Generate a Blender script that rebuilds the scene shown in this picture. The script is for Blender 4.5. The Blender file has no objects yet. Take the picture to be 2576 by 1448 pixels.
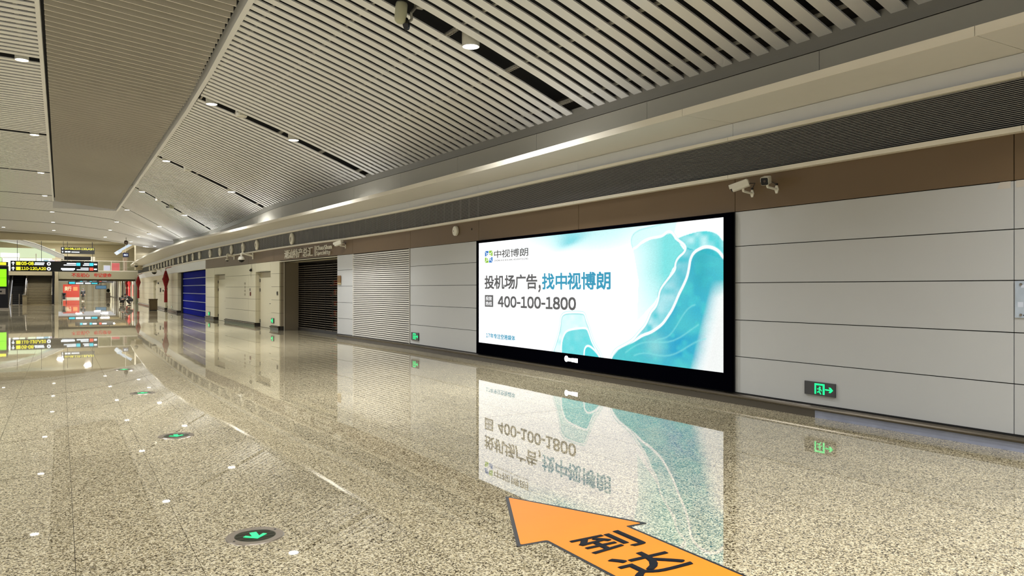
import bpy, bmesh, math, random
import numpy as np
from mathutils import Vector, Matrix

random.seed(7)
rng = np.random.default_rng(7)
SC = bpy.context.scene
COL = SC.collection

# ------------------------------------------------------------------ camera
HEAD = 30.611                      # camera heading, degrees clockwise from the corridor axis (+Y)
cam_d = bpy.data.cameras.new('camera')
cam_d.sensor_width = 36.0
cam_d.lens = 1920.0 / 2576.0 * 36.0
cam_d.shift_y = 2.0 / 2576.0
cam_d.clip_end = 600
cam = bpy.data.objects.new('camera', cam_d)
cam.location = (0, 0, 1.6)
cam.rotation_euler = (math.pi / 2, 0, -math.radians(HEAD))
COL.objects.link(cam)
SC.camera = cam

# ------------------------------------------------------------------ world + exposure
world = bpy.data.worlds.new('world')
SC.world = world
world.use_nodes = True
bg = world.node_tree.nodes['Background']
bg.inputs[0].default_value = (1.0, 1.0, 1.0, 1)
bg.inputs[1].default_value = 0.54
vs = SC.view_settings
vs.view_transform = 'Standard'
vs.look = 'None'
vs.exposure = 0.0
vs.gamma = 1.0
vs.use_curve_mapping = False
SC.cycles.max_bounces = 6
SC.cycles.diffuse_bounces = 3
SC.cycles.glossy_bounces = 3
SC.cycles.transmission_bounces = 4
SC.cycles.sample_clamp_indirect = 6.0
SC.cycles.caustics_reflective = False
SC.cycles.caustics_refractive = False
LAMP_W = 176.0                      # watts of a ceiling downlight
LAMP_COL = (1.0, 1.0, 0.99)

# ------------------------------------------------------------------ helpers
def srgb(r, g, b):
    f = lambda c: (c / 255.0) / 12.92 if c <= 10.3 else ((c / 255.0 + 0.055) / 1.055) ** 2.4
    return (f(r), f(g), f(b), 1.0)

MATS = {}
def mat(name, color, rough=0.5, metal=0.0, emit=None, estr=1.0, spec=0.5, alpha=1.0, noise=0.0, nscale=8.0, bump=0.0, bscale=40.0, trans=0.0):
    if name in MATS:
        return MATS[name]
    m = bpy.data.materials.new(name)
    m.use_nodes = True
    nt = m.node_tree
    p = nt.nodes['Principled BSDF']
    p.inputs['Base Color'].default_value = color
    p.inputs['Roughness'].default_value = rough
    p.inputs['Metallic'].default_value = metal
    p.inputs['Specular IOR Level'].default_value = spec
    p.inputs['Transmission Weight'].default_value = trans
    if emit is not None:
        p.inputs['Emission Color'].default_value = emit
        p.inputs['Emission Strength'].default_value = estr
    if noise > 0 or bump > 0:
        geo = nt.nodes.new('ShaderNodeNewGeometry')
    if noise > 0:
        n = nt.nodes.new('ShaderNodeTexNoise')
        n.inputs['Scale'].default_value = nscale
        n.inputs['Detail'].default_value = 4
        nt.links.new(geo.outputs['Position'], n.inputs['Vector'])
        mr = nt.nodes.new('ShaderNodeMapRange')
        mr.inputs['To Min'].default_value = 1 - noise
        mr.inputs['To Max'].default_value = 1 + noise
        nt.links.new(n.outputs['Fac'], mr.inputs['Value'])
        mul = nt.nodes.new('ShaderNodeVectorMath')
        mul.operation = 'SCALE'
        mul.inputs[0].default_value = color[:3]
        nt.links.new(mr.outputs['Result'], mul.inputs['Scale'])
        nt.links.new(mul.outputs['Vector'], p.inputs['Base Color'])
    if bump > 0:
        n2 = nt.nodes.new('ShaderNodeTexNoise')
        n2.inputs['Scale'].default_value = bscale
        nt.links.new(geo.outputs['Position'], n2.inputs['Vector'])
        b = nt.nodes.new('ShaderNodeBump')
        b.inputs['Strength'].default_value = bump
        b.inputs['Distance'].default_value = 0.01
        nt.links.new(n2.outputs['Fac'], b.inputs['Height'])
        nt.links.new(b.outputs['Normal'], p.inputs['Normal'])
    MATS[name] = m
    return m

def emat(name, color, strength, sample=False):
    m = mat(name, (0.02, 0.02, 0.02, 1), rough=0.4, emit=color, estr=strength)
    if not sample:
        m.cycles.emission_sampling = 'NONE'
    return m

class MB:
    """collects geometry for one mesh object"""
    def __init__(self):
        self.v, self.f, self.mi = [], [], []
    def add(self, verts, faces, mi=0):
        o = len(self.v)
        self.v += [tuple(float(c) for c in p) for p in verts]
        self.f += [tuple(i + o for i in q) for q in faces]
        self.mi += [mi] * len(faces)
        return self
    def box(self, x0, x1, y0, y1, z0, z1, mi=0):
        vs_ = [(x0,y0,z0),(x1,y0,z0),(x1,y1,z0),(x0,y1,z0),(x0,y0,z1),(x1,y0,z1),(x1,y1,z1),(x0,y1,z1)]
        return self.add(vs_, [(0,3,2,1),(4,5,6,7),(0,1,5,4),(1,2,6,5),(2,3,7,6),(3,0,4,7)], mi)
    def hexa(self, a, b, mi=0):
        """a: 4 bottom points, b: 4 top points"""
        return self.add(list(a) + list(b), [(0,3,2,1),(4,5,6,7),(0,1,5,4),(1,2,6,5),(2,3,7,6),(3,0,4,7)], mi)
    def sweep(self, secs, mi=0, cap=True):
        """secs: list of closed sections (lists of 3-D points, same count)"""
        n = len(secs[0]); vs_ = [p for s in secs for p in s]; fs = []
        for k in range(len(secs) - 1):
            for i in range(n):
                j = (i + 1) % n
                fs.append((k*n+i, k*n+j, (k+1)*n+j, (k+1)*n+i))
        if cap:
            fs.append(tuple(range(n))[::-1]); fs.append(tuple(range((len(secs)-1)*n, len(secs)*n)))
        return self.add(vs_, fs, mi)
    def tube(self, p0, p1, r0, r1=None, n=10, mi=0):
        r1 = r0 if r1 is None else r1
        p0, p1 = Vector(p0), Vector(p1)
        d = (p1 - p0).normalized()
        a = d.orthogonal().normalized(); b = d.cross(a)
        s0 = [p0 + (a*math.cos(t)+b*math.sin(t))*r0 for t in [2*math.pi*i/n for i in range(n)]]
        s1 = [p1 + (a*math.cos(t)+b*math.sin(t))*r1 for t in [2*math.pi*i/n for i in range(n)]]
        return self.sweep([s0, s1], mi)
    def path(self, pts, r, n=8, mi=0):
        for a, b in zip(pts[:-1], pts[1:]):
            self.tube(a, b, r, n=n, mi=mi)
        return self
    def lathe(self, prof, origin, axis, n=20, mi=0):
        """prof: (radius, height along axis) pairs"""
        o, d = Vector(origin), Vector(axis).normalized()
        a = d.orthogonal().normalized(); b = d.cross(a)
        vs_, fs = [], []
        for r, h in prof:
            for i in range(n):
                t = 2*math.pi*i/n
                vs_.append(o + d*h + (a*math.cos(t)+b*math.sin(t))*max(r, 1e-4))
        for k in range(len(prof) - 1):
            for i in range(n):
                j = (i+1) % n
                fs.append((k*n+i, k*n+j, (k+1)*n+j, (k+1)*n+i))
        return self.add(vs_, fs, mi)
    def prism(self, poly, o, u, v, w, mi=0):
        """2-D polygon in the frame o,u,v extruded along w"""
        o, u, v, w = Vector(o), Vector(u), Vector(v), Vector(w)
        s0 = [o + u*a + v*b for a, b in poly]
        s1 = [p + w for p in s0]
        return self.sweep([s0, s1], mi)
    def build(self, name, mats, parent=None, smooth=False, fix=True):
        me = bpy.data.meshes.new(name)
        me.from_pydata(self.v, [], self.f)
        if not isinstance(mats, (list, tuple)):
            mats = [mats]
        for m in mats:
            me.materials.append(m)
        if len(mats) > 1:
            me.polygons.foreach_set('material_index', self.mi)
        if fix:
            bm = bmesh.new(); bm.from_mesh(me)
            bmesh.ops.recalc_face_normals(bm, faces=bm.faces)
            bm.to_mesh(me); bm.free()
        if smooth:
            me.polygons.foreach_set('use_smooth', [True]*len(me.polygons))
        me.update()
        o = bpy.data.objects.new(name, me)
        COL.objects.link(o)
        if parent is not None:
            o.parent = parent
            o.matrix_parent_inverse = parent.matrix_basis.inverted()
        return o

def tag(o, label=None, cat=None, group=None, kind=None):
    if label: o['label'] = label
    if cat: o['category'] = cat
    if group: o['group'] = group
    if kind: o['kind'] = kind
    return o

def thing(name, loc, label, cat, group=None):
    o = bpy.data.objects.new(name, None)
    o.location = loc
    o.empty_display_size = 0.1
    COL.objects.link(o)
    return tag(o, label, cat, group)

def struct(name, loc=(0, 0, 0), label=None):
    o = bpy.data.objects.new(name, None)
    o.location = loc
    COL.objects.link(o)
    return tag(o, label=label, kind='structure')

ORD = ['first','second','third','fourth','fifth','sixth','seventh','eighth','ninth','tenth','eleventh','twelfth','thirteenth',
       'fourteenth','fifteenth','sixteenth','seventeenth','eighteenth','nineteenth','twentieth','twenty-first','twenty-second','twenty-third','twenty-fourth']

GLYPH = {}
def one_glyph(ch):
    """outline of a single character (full-width form, so that digits and letters match the other writing)"""
    if ch == '-':
        return np.array([(0,.27),(.30,.27),(.30,.345),(0,.345)]), [(0,1,2,3)]
    if ch in GLYPH:
        return GLYPH[ch]
    cu = bpy.data.curves.new('lettering', 'FONT')
    cu.body = chr(ord(ch) + 0xFEE0) if 33 <= ord(ch) < 127 else ch
    cu.resolution_u = 3
    cu.fill_mode = 'FRONT'
    ob = bpy.data.objects.new('lettering', cu)
    COL.objects.link(ob)
    dg = bpy.context.evaluated_depsgraph_get()
    me = bpy.data.meshes.new_from_object(ob.evaluated_get(dg))
    co = np.zeros(len(me.vertices)*3); me.vertices.foreach_get('co', co); co = co.reshape(-1, 3)[:, :2]
    faces = [tuple(p.vertices) for p in me.polygons]
    bpy.data.objects.remove(ob); bpy.data.curves.remove(cu); bpy.data.meshes.remove(me)
    GLYPH[ch] = (co, faces)
    return GLYPH[ch]

def glyphs(body, gap=.085):
    vs_, fs, pen, n = [], [], 0.0, 0
    for ch in body:
        if ch == ' ':
            pen += .30; continue
        co, faces = one_glyph(ch)
        lo, hi = co[:, 0].min(), co[:, 0].max()
        wide = ord(ch) > 255
        vs_.append(co + [pen - (lo if not wide else min(lo, .02)), 0])
        fs += [tuple(i + n for i in f) for f in faces]
        n += len(co)
        pen += (max(hi, .9) + .02) if wide else (hi - lo + gap)
    co = np.concatenate(vs_)
    lo, hi = co.min(0), co.max(0)
    return (co - lo)/np.maximum(hi - lo, 1e-6), fs, (hi - lo)

def lettering(name, body, o, u, v, m, parent, bold=0.0, depth=0.0, spacing=1.0, keep=False):
    """text stretched into the rectangle o, o+u, o+v; depth>0 gives solid letters towards u x v"""
    uv, faces, ext = glyphs(body)
    if bold > .005 and depth == 0:              # heavier strokes: overlaid copies a hair apart
        du, dv = bold*.9/ext[0], bold*.9/ext[1]
        base_uv, base_f, n0 = uv*(1-2*np.array([du, dv])) + [du, dv], faces, len(uv)
        uv, faces = [], []
        for q, (a, c) in enumerate([(0,0),(-1,-1),(-1,0),(-1,1),(0,-1),(0,1),(1,-1),(1,0),(1,1)]):
            uv.append(base_uv + [a*du, c*dv]); faces += [tuple(i + q*n0 for i in f) for f in base_f]
        lift = np.repeat(np.arange(9), n0)[:, None]*.0003
        uv = np.concatenate(uv)
    else:
        lift = 0.0
    o, u, v = np.array(o, float), np.array(u, float), np.array(v, float)
    if keep:                                    # keep the glyph proportions, fit the height
        u = u/np.linalg.norm(u)*np.linalg.norm(v)*ext[0]/ext[1]
    nr = np.cross(u, v)
    P = o + uv[:, :1]*u + uv[:, 1:]*v + lift*nr/np.linalg.norm(nr)
    b = MB()
    if depth > 0:
        nrm = np.cross(u, v); nrm /= np.linalg.norm(nrm)
        n = len(P)
        cnt = {}
        for f in faces:
            for a, c in zip(f, f[1:] + f[:1]):
                k = (min(a, c), max(a, c)); cnt.setdefault(k, []).append((a, c))
        side = [(a, c, c + n, a + n) for e in cnt.values() if len(e) == 1 for a, c in e]
        b.add(list(P) + list(P + nrm*depth), [tuple(i + n for i in f) for f in faces] + side)
        return b.build(name, m, parent)
    b.add(P, faces)
    return b.build(name, m, parent, fix=False)

# ------------------------------------------------------------------ plan of the right-hand wall
WY = [-20,4,8,12,15,19,23,26,30.7,36,43,46,56,68,80,95,140,190]
WX = [8.14,8.12,8.1,8.07,8.03,7.95,7.74,7.46,7.16,6.99,6.68,6.59,6.64,6.89,6.97,7.28,8.2,9.0]
def W(y): return float(np.interp(y, WY, WX))
EY = [-20,4,12.7,17,24,27.3,32.4,37.8,40,49.8,60,71.8,84,92]
EX = [7.2,7.19,7.1,6.94,6.55,6.33,5.98,5.52,5.3,5.11,5.2,5.5,5.95,6.6]
def Efas(y): return float(np.interp(y, EY, EX))
def Zc(y): return float(np.interp(y, [-20,6,20,30,37,45,56,70,84], [4.60,4.67,4.86,4.85,4.65,4.5,4.9,5.7,6.05]))
def Xm(y): return float(np.interp(y, [-20,6,14,21,56,90], [2.6,2.65,2.80,3.02,3.08,3.1]))
Z_MID_R, Z_MID_L = 6.62, 6.98
def ceil_z(x, y):
    """underside of the sloping right-hand ceiling"""
    t = max(W(y) - x, 0)
    tm = W(y) - Xm(y)
    top = 6.62 if y > 9 else 6.62 - 0.08*(9 - max(y, 3))
    a = (top - Zc(y))/tm
    return Zc(y) + a*t + 0.012*t*(tm - t)

def ysteps(y0, y1, step=2.2):
    ks = [y0] + [k for k in WY + EY if y0 + .05 < k < y1 - .05] + [y1]
    ks = sorted(set(ks)); out = [ks[0]]
    for a, b in zip(ks[:-1], ks[1:]):
        n = max(1, int(math.ceil((b - a)/step)))
        out += [a + (b - a)*i/n for i in range(1, n + 1)]
    return out

def ribbon(name, y0, y1, sec, m, parent, step=2.2, smooth=False):
    """sec(y) -> closed (x, z) polygon swept along the wall"""
    b = MB()
    b.sweep([[(x, y, z) for x, z in sec(y)] for y in ysteps(y0, y1, step)])
    return b.build(name, m, parent, smooth=smooth)

# ------------------------------------------------------------------ materials
def granite():
    m = bpy.data.materials.new('polished_granite'); m.use_nodes = True
    nt = m.node_tree; L = nt.links; N = nt.nodes
    p = N['Principled BSDF']
    geo = N.new('ShaderNodeNewGeometry')
    warp = N.new('ShaderNodeTexNoise'); warp.inputs['Scale'].default_value = 45; warp.inputs['Detail'].default_value = 2
    L.new(geo.outputs['Position'], warp.inputs['Vector'])
    ws = N.new('ShaderNodeVectorMath'); ws.operation = 'SCALE'; ws.inputs['Scale'].default_value = 0.022
    L.new(warp.outputs['Color'], ws.inputs[0])
    ad = N.new('ShaderNodeVectorMath'); ad.operation = 'ADD'
    L.new(geo.outputs['Position'], ad.inputs[0]); L.new(ws.outputs['Vector'], ad.inputs[1])
    v1 = N.new('ShaderNodeTexVoronoi'); v1.inputs['Scale'].default_value = 104
    L.new(ad.outputs['Vector'], v1.inputs['Vector'])
    sep = N.new('ShaderNodeSeparateColor'); L.new(v1.outputs['Color'], sep.inputs[0])
    r1 = N.new('ShaderNodeValToRGB'); r1.color_ramp.interpolation = 'CONSTANT'
    cr = r1.color_ramp
    cols = [(0.0, srgb(60,53,42)), (0.10, srgb(114,103,80)), (0.24, srgb(172,159,126)), (0.42, srgb(217,204,169)), (0.68, srgb(236,225,194)), (0.93, srgb(200,188,155))]
    cr.elements[0].position = 0; cr.elements[0].color = cols[0][1]
    cr.elements[1].position = cols[1][0]; cr.elements[1].color = cols[1][1]
    for pos, c in cols[2:]:
        e = cr.elements.new(pos); e.color = c
    L.new(sep.outputs[0], r1.inputs['Fac'])
    v2 = N.new('ShaderNodeTexVoronoi'); v2.inputs['Scale'].default_value = 150
    L.new(ad.outputs['Vector'], v2.inputs['Vector'])
    sep2 = N.new('ShaderNodeSeparateColor'); L.new(v2.outputs['Color'], sep2.inputs[0])
    gt = N.new('ShaderNodeMath'); gt.operation = 'GREATER_THAN'; gt.inputs[1].default_value = 0.90
    L.new(sep2.outputs[1], gt.inputs[0])
    mx = N.new('ShaderNodeMix'); mx.data_type = 'RGBA'
    L.new(gt.outputs[0], mx.inputs['Factor']); L.new(r1.outputs['Color'], mx.inputs['A']); mx.inputs['B'].default_value = srgb(70,60,46)
    oi = N.new('ShaderNodeObjectInfo')
    big = N.new('ShaderNodeTexNoise'); big.inputs['Scale'].default_value = 0.7; big.inputs['Detail'].default_value = 3
    L.new(geo.outputs['Position'], big.inputs['Vector'])
    sm = N.new('ShaderNodeMath'); sm.operation = 'MULTIPLY_ADD'; sm.inputs[1].default_value = 0.12; sm.inputs[2].default_value = 0.62
    L.new(oi.outputs['Random'], sm.inputs[0])
    sm2 = N.new('ShaderNodeMath'); sm2.operation = 'MULTIPLY_ADD'; sm2.inputs[1].default_value = 0.22
    L.new(big.outputs['Fac'], sm2.inputs[0]); L.new(sm.outputs[0], sm2.inputs[2])
    sc_ = N.new('ShaderNodeVectorMath'); sc_.operation = 'SCALE'
    L.new(mx.outputs['Result'], sc_.inputs[0]); L.new(sm2.outputs[0], sc_.inputs['Scale'])
    L.new(sc_.outputs['Vector'], p.inputs['Base Color'])
    p.inputs['Roughness'].default_value = 0.016
    p.inputs['IOR'].default_value = 2.15
    wv = N.new('ShaderNodeTexNoise'); wv.inputs['Scale'].default_value = 1.6; wv.inputs['Detail'].default_value = 1
    L.new(geo.outputs['Position'], wv.inputs['Vector'])
    bp = N.new('ShaderNodeBump'); bp.inputs['Strength'].default_value = 0.012; bp.inputs['Distance'].default_value = 0.02
    L.new(wv.outputs['Fac'], bp.inputs['Height']); L.new(bp.outputs['Normal'], p.inputs['Normal'])
    return m

M_GRAN = granite()
M_GROUT = mat('grout', srgb(74,66,52), 0.8)
M_PANEL = mat('wall_panel_white', srgb(184,186,187), 0.38, noise=0.03, nscale=1.2)
M_PANELF = mat('wall_panel_cream', srgb(205,199,174), 0.36, noise=0.03, nscale=1.2)
M_BROWN = mat('brown_panel', srgb(104,84,58), 0.45, noise=0.04, nscale=2)
M_DARK = mat('dark_void', srgb(14,14,14), 0.9)
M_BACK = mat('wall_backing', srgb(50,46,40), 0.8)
M_TRIM = mat('trim_ivory', srgb(228,223,210), 0.4)
M_SOFF = mat('soffit_metal', srgb(216,213,206), 0.4, metal=0.0, noise=0.02)
M_BAND = mat('band_metal', srgb(220,223,228), 0.36, metal=0.0, noise=0.02)
M_UPPER = mat('upper_panel', srgb(172,170,160), 0.42, metal=0.08, noise=0.02)
M_SLAT = mat('ceiling_slat', srgb(226,226,226), 0.38)
M_BAFF = mat('ceiling_baffle', srgb(204,198,184), 0.45)
M_CARR = mat('carrier_metal', srgb(168,164,152), 0.4, metal=0.5)
M_STEEL = mat('brushed_steel', srgb(150,142,130), 0.24, metal=0.9, noise=0.05, nscale=30)
M_BASE = mat('base_plate', srgb(96,90,80), 0.22, metal=0.6, noise=0.1, nscale=3)
M_FILM = mat('protective_film', srgb(152,158,178), 0.28, metal=0.2, noise=0.22, nscale=5, bump=0.3, bscale=14)
M_WHITE = mat('white_plastic', srgb(226,224,212), 0.35)
M_BLACK = mat('black_gloss', srgb(6,6,10), 0.16, spec=.3)
M_BLACKM = mat('black_matte', srgb(16,16,18), 0.55)
M_GREEN = emat('green_light', (0.0, 0.95, 0.26, 1), 1.5)
M_LAMP = emat('lamp_glow', (1.0, 0.98, 0.93, 1), 16.0)

# ------------------------------------------------------------------ FLOOR
floor = struct('floor', label='polished speckled beige granite floor laid in long slabs')
MB().box(-16, 11, -12, 200, -0.10, -0.012).build('floor_bed', M_GROUT, floor)
TX, TY, X0, Y0 = 0.625, 1.65, 0.075, 8.35
def tile_mesh(name):
    return MB().box(0.0016, TX-0.0016, 0.0006, TY-0.0006, -0.02, 0.0)
tiles = []
for i in range(-24, 15):
    for j in range(-12, 110):
        x, y = X0 + i*TX, Y0 + j*TY
        if x > 9.2 or x < -14: continue
        dep = x*0.509 + y*0.861
        R = (x + .3)*0.861 - (y + .8)*0.509
        vis = dep > 2.6 and abs(R/dep) < 0.78 and x < W(y) + .5
        tiles.append((dep if vis else 1e3 + dep, x, y))
tiles.sort()
tm = None
for k, (d_, x, y) in enumerate(tiles[:290]):
    if tm is None:
        o = tile_mesh('floor_tile').build('floor_tile', M_GRAN, floor); tm = o.data
    else:
        o = bpy.data.objects.new('floor_tile', tm); COL.objects.link(o); o.parent = floor
    o.location = (x, y, 0)
rest = MB()
for d_, x, y in tiles[290:]:
    rest.add([(x+.0016,y+.0006,0),(x+TX-.0016,y+.0006,0),(x+TX-.0016,y+TY-.0006,0),(x+.0016,y+TY-.0006,0)], [(0,1,2,3)])
MB().box(-8, 7.9, Y0-.002, Y0+.002, -.012, .0004).build('expansion_joint', M_GROUT, floor)
tag(rest.build('floor_tile_field', M_GRAN, floor, fix=False), kind='stuff')

# ------------------------------------------------------------------ RIGHT WALL
wall = struct('wall_right', label='long right-hand wall of pale metal panels under a brown band')
ROWS = [0.16, 0.66, 1.167, 1.683, 2.19, 2.67]
G = 0.005
def panel(y0, y1, z0, z1, m, parent, off=0.0, th=0.03, name='wall_panel', g=G):
    def sec(y): return [(W(y)+off, z0+g), (W(y)+off, z1-g), (W(y)+off+th, z1-g), (W(y)+off+th, z0+g)]
    return ribbon(name, y0+g, y1-g, sec, m, parent, step=4.0)
def panel_rows(y0, y1, m, rows=ROWS, off=0.0):
    for a, b in zip(rows[:-1], rows[1:]):
        panel(y0, y1, a, b, m, wall, off)

SHOP = (23.95, 29.7, 0.72); DOOR1 = (30.85, 33.2, 0.22); DOOR2 = (38.9, 41.2, 0.22); BLUE = (43.4, 54.4, 0.35)
DOOR3 = (60.4, 62.7, 0.2); DOOR4 = (69.5, 72.5, 0.2)
RECESS = [SHOP, DOOR1, DOOR2, BLUE, DOOR3, DOOR4]
# backing behind the panel joints, bent around every recess
spans = []; yy = -16.0
for a, b, dp in RECESS:
    spans.append((yy, a)); yy = b
spans.append((yy, 92.0))
for a, b in spans:
    zt = 6.5 if b < 50 else 3.98
    ribbon('wall_backing', a, b, lambda y: [(W(y)+.032, 0), (W(y)+.032, zt), (W(y)+.30, zt), (W(y)+.30, 0)], M_BACK, wall)
for a, b, dp in RECESS:          # wall above each recess
    top = {SHOP: 2.62, DOOR1: 2.30, DOOR2: 2.30, BLUE: 2.64, DOOR3: 2.3, DOOR4: 2.3}[(a, b, dp)]
    zt = 6.5 if b < 50 else 3.98
    ribbon('recess_header', a, b, lambda y: [(W(y)+.032, top), (W(y)+.032, zt), (W(y)+.30, zt), (W(y)+.30, top)], M_BACK, wall)
    ribbon('recess_head_lining', a, b, lambda y: [(W(y)+.0, top), (W(y)+dp, top), (W(y)+dp, top+.03), (W(y), top+.03)], M_PANELF, wall)

panel_rows(-8.0, -3.4, M_PANEL); panel_rows(-3.4, 0.3, M_PANEL); panel_rows(0.3, 3.97, M_PANEL); panel_rows(3.97, 7.58, M_PANEL)
panel_rows(15.03, 18.72, M_PANEL)
panel_rows(22.75, 23.95, M_PANEL)
panel_rows(29.7, 30.85, M_PANELF)
panel_rows(33.2, 34.4, M_PANELF); panel_rows(34.4, 38.9, M_PANELF)
panel_rows(41.2, 43.4, M_PANELF)
panel_rows(54.4, 60.4, M_PANELF)
panel_rows(62.7, 69.5, M_PANELF); panel_rows(72.5, 80, M_PANELF); panel_rows(80, 91, M_PANELF)
for a, b in [(30.85,33.2),(38.9,41.2),(60.4,62.7),(69.5,72.5)]:
    panel(a, b, 2.30, 2.67, M_PANELF, wall)
# brown band (cream metal past the blue shutter)
for a, b in [(-8,-3.4),(-3.4,.3),(.3,3.97),(3.97,7.58),(7.58,11.28),(11.28,15.03),(15.03,18.72),(18.72,22.75),(22.75,26.4),(26.4,30.4),(30.4,34.4),(34.4,38.9),(38.9,43.4)]:
    panel(a, b, 2.67, 3.14, M_BROWN, wall, name='brown_panel')
for a, b in [(43.4,54.4),(54.4,62.7),(62.7,70),(70,80),(80,91)]:
    panel(a, b, 2.67, 3.14, M_BAND, wall, name='wall_panel')

# trims, grille, band, soffit, fascia, upper wall
trims = struct('trim_1', label='ivory trims, air grille and overhanging soffit along the right-hand wall')
MODS = [-8,-3.4,.3,3.85,7.62,11.3,15.05,18.8,22.6,26.4,30.2,34,37.8,41.6,45.4,49.2,53,57,61,66,72,78,84,91]
for a, b in zip(MODS[:-1], MODS[1:]):
    g = .003
    ribbon('lower_lip', a+g, b-g, lambda y: [(W(y)-.10,3.13),(W(y)+.03,3.13),(W(y)+.03,3.182),(W(y)-.10,3.182)], M_TRIM, trims)
    ribbon('upper_lip', a+g, b-g, lambda y: [(W(y)-.10,3.66),(W(y)+.03,3.66),(W(y)+.03,3.708),(W(y)-.10,3.708)], M_TRIM, trims)
    ribbon('band_panel', a+g, b-g, lambda y: [(W(y)+.0,3.712),(W(y)+.03,3.712),(W(y)+.03,3.912),(W(y)+.0,3.912)], M_BAND, trims)
    ribbon('soffit_panel', a+g, b-g, lambda y: [(Efas(y)+.014,3.916),(W(y)+.03,3.916),(W(y)+.03,3.95),(Efas(y)+.014,3.95)], M_SOFF, trims)
    ribbon('fascia_edge', a+g, b-g, lambda y: [(Efas(y),3.906),(Efas(y)+.012,3.906),(Efas(y)+.012,4.0),(Efas(y),4.0)], M_TRIM, trims)
    ribbon('fascia_top', a+g, b-g, lambda y: [(Efas(y)+.014,3.985),(W(y)+.03,3.985),(W(y)+.03,3.998),(Efas(y)+.014,3.998)], M_SOFF, trims)
    # air grille: dark throat, horizontal blades, vertical ribs
    ribbon('grille_throat', a, b, lambda y: [(W(y)+.025,3.182),(W(y)+.031,3.182),(W(y)+.031,3.66),(W(y)+.025,3.66)], M_DARK, trims)
    gb = MB(); nb = 25 if b < 46 else 12
    for k in range(nb):
        z = 3.182 + .478*(k+.5)/nb
        gb.sweep([[(W(y)-.045,y,z-.0035),(W(y)-.025,y,z-.002),(W(y)-.025,y,z+.002),(W(y)-.045,y,z+.0035)] for y in ysteps(a, b, 3.0)])
    yv = a if a > 14 else 99
    while yv < min(b, 60) - .1:
        gb.box(W(yv)-.018, W(yv)+.02, yv, yv+.005, 3.184, 3.658); yv += .42
    gb.build('louver_grille', mat('grille_blade', srgb(150,149,147), .4), trims)
UM = [-8,-3.4,-.1,3.05,6.2,9.4,12.65,16.0,19.3,22.6,26,29.4,32.8,36.2,40,45,50,56.5]
for a, b in zip(UM[:-1], UM[1:]):
    ribbon('upper_wall_panel', a+.004, b-.004, lambda y: [(W(y)-.02,4.0),(W(y)+.02,4.0),(W(y)+.02,Zc(y)-.125),(W(y)-.02,Zc(y)-.125)], M_UPPER, trims)
    ribbon('ceiling_margin', a, b, lambda y: [(W(y)-.022,Zc(y)-.115),(W(y)+.03,Zc(y)-.115),(W(y)+.03,Zc(y)+.10),(W(y)-.10,Zc(y)+.10),(W(y)-.05,Zc(y)-.03)], mat('margin_grey', srgb(120,118,112), .4, metal=.3), trims)

# baseboard
base = struct('baseboard_right', label='steel skirting with rounded rail along the foot of the right-hand wall')
def base_run(a, b, m, off=0.0):
    ribbon('skirting_plate', a, b, lambda y: [(W(y)+off-.035,0),(W(y)+off+.01,0),(W(y)+off+.01,.088),(W(y)+off-.035,.088)], m, base)
    def rail(y):
        c = [(-.034,.088),(-.062,.098),(-.07,.115),(-.062,.132),(-.034,.146),(.0,.148),(.0,.088)]
        return [(W(y)+off+x, z) for x, z in c]
    ribbon('skirting_rail', a, b, rail, mat('rail_steel', srgb(104,97,86), .3, metal=.8), base)
    ribbon('skirting_gap', a, b, lambda y: [(W(y)+off-.008,.148),(W(y)+off+.02,.148),(W(y)+off+.02,.162),(W(y)+off-.008,.162)], M_DARK, base)
base_run(-8, 2.2, M_BASE); base_run(2.2, 6.25, M_FILM); base_run(6.25, 10.5, M_BASE); base_run(10.5, 14.6, M_BASE); base_run(14.6, 18.9, M_BASE); base_run(18.9, 23.9, M_BASE)
for a, b in [(29.75,30.8),(33.25,38.85),(41.25,43.35),(54.45,60.35),(62.75,69.4),(72.6,91)]:
    base_run(a, b, M_BASE)

# recesses: returns and backs
def recess_return(y, dp, m, z1, x0=0.0, parent=wall, name='recess_return'):
    MB().box(W(y)+x0, W(y)+dp, y-.03, y, 0.0, z1).build(name, m, parent)
def recess_back(a, b, dp, z1, m=M_PANELF):
    ribbon('recess_back', a, b, lambda y: [(W(y)+dp,0),(W(y)+dp+.05,0),(W(y)+dp+.05,z1),(W(y)+dp,z1)], m, wall)

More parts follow.
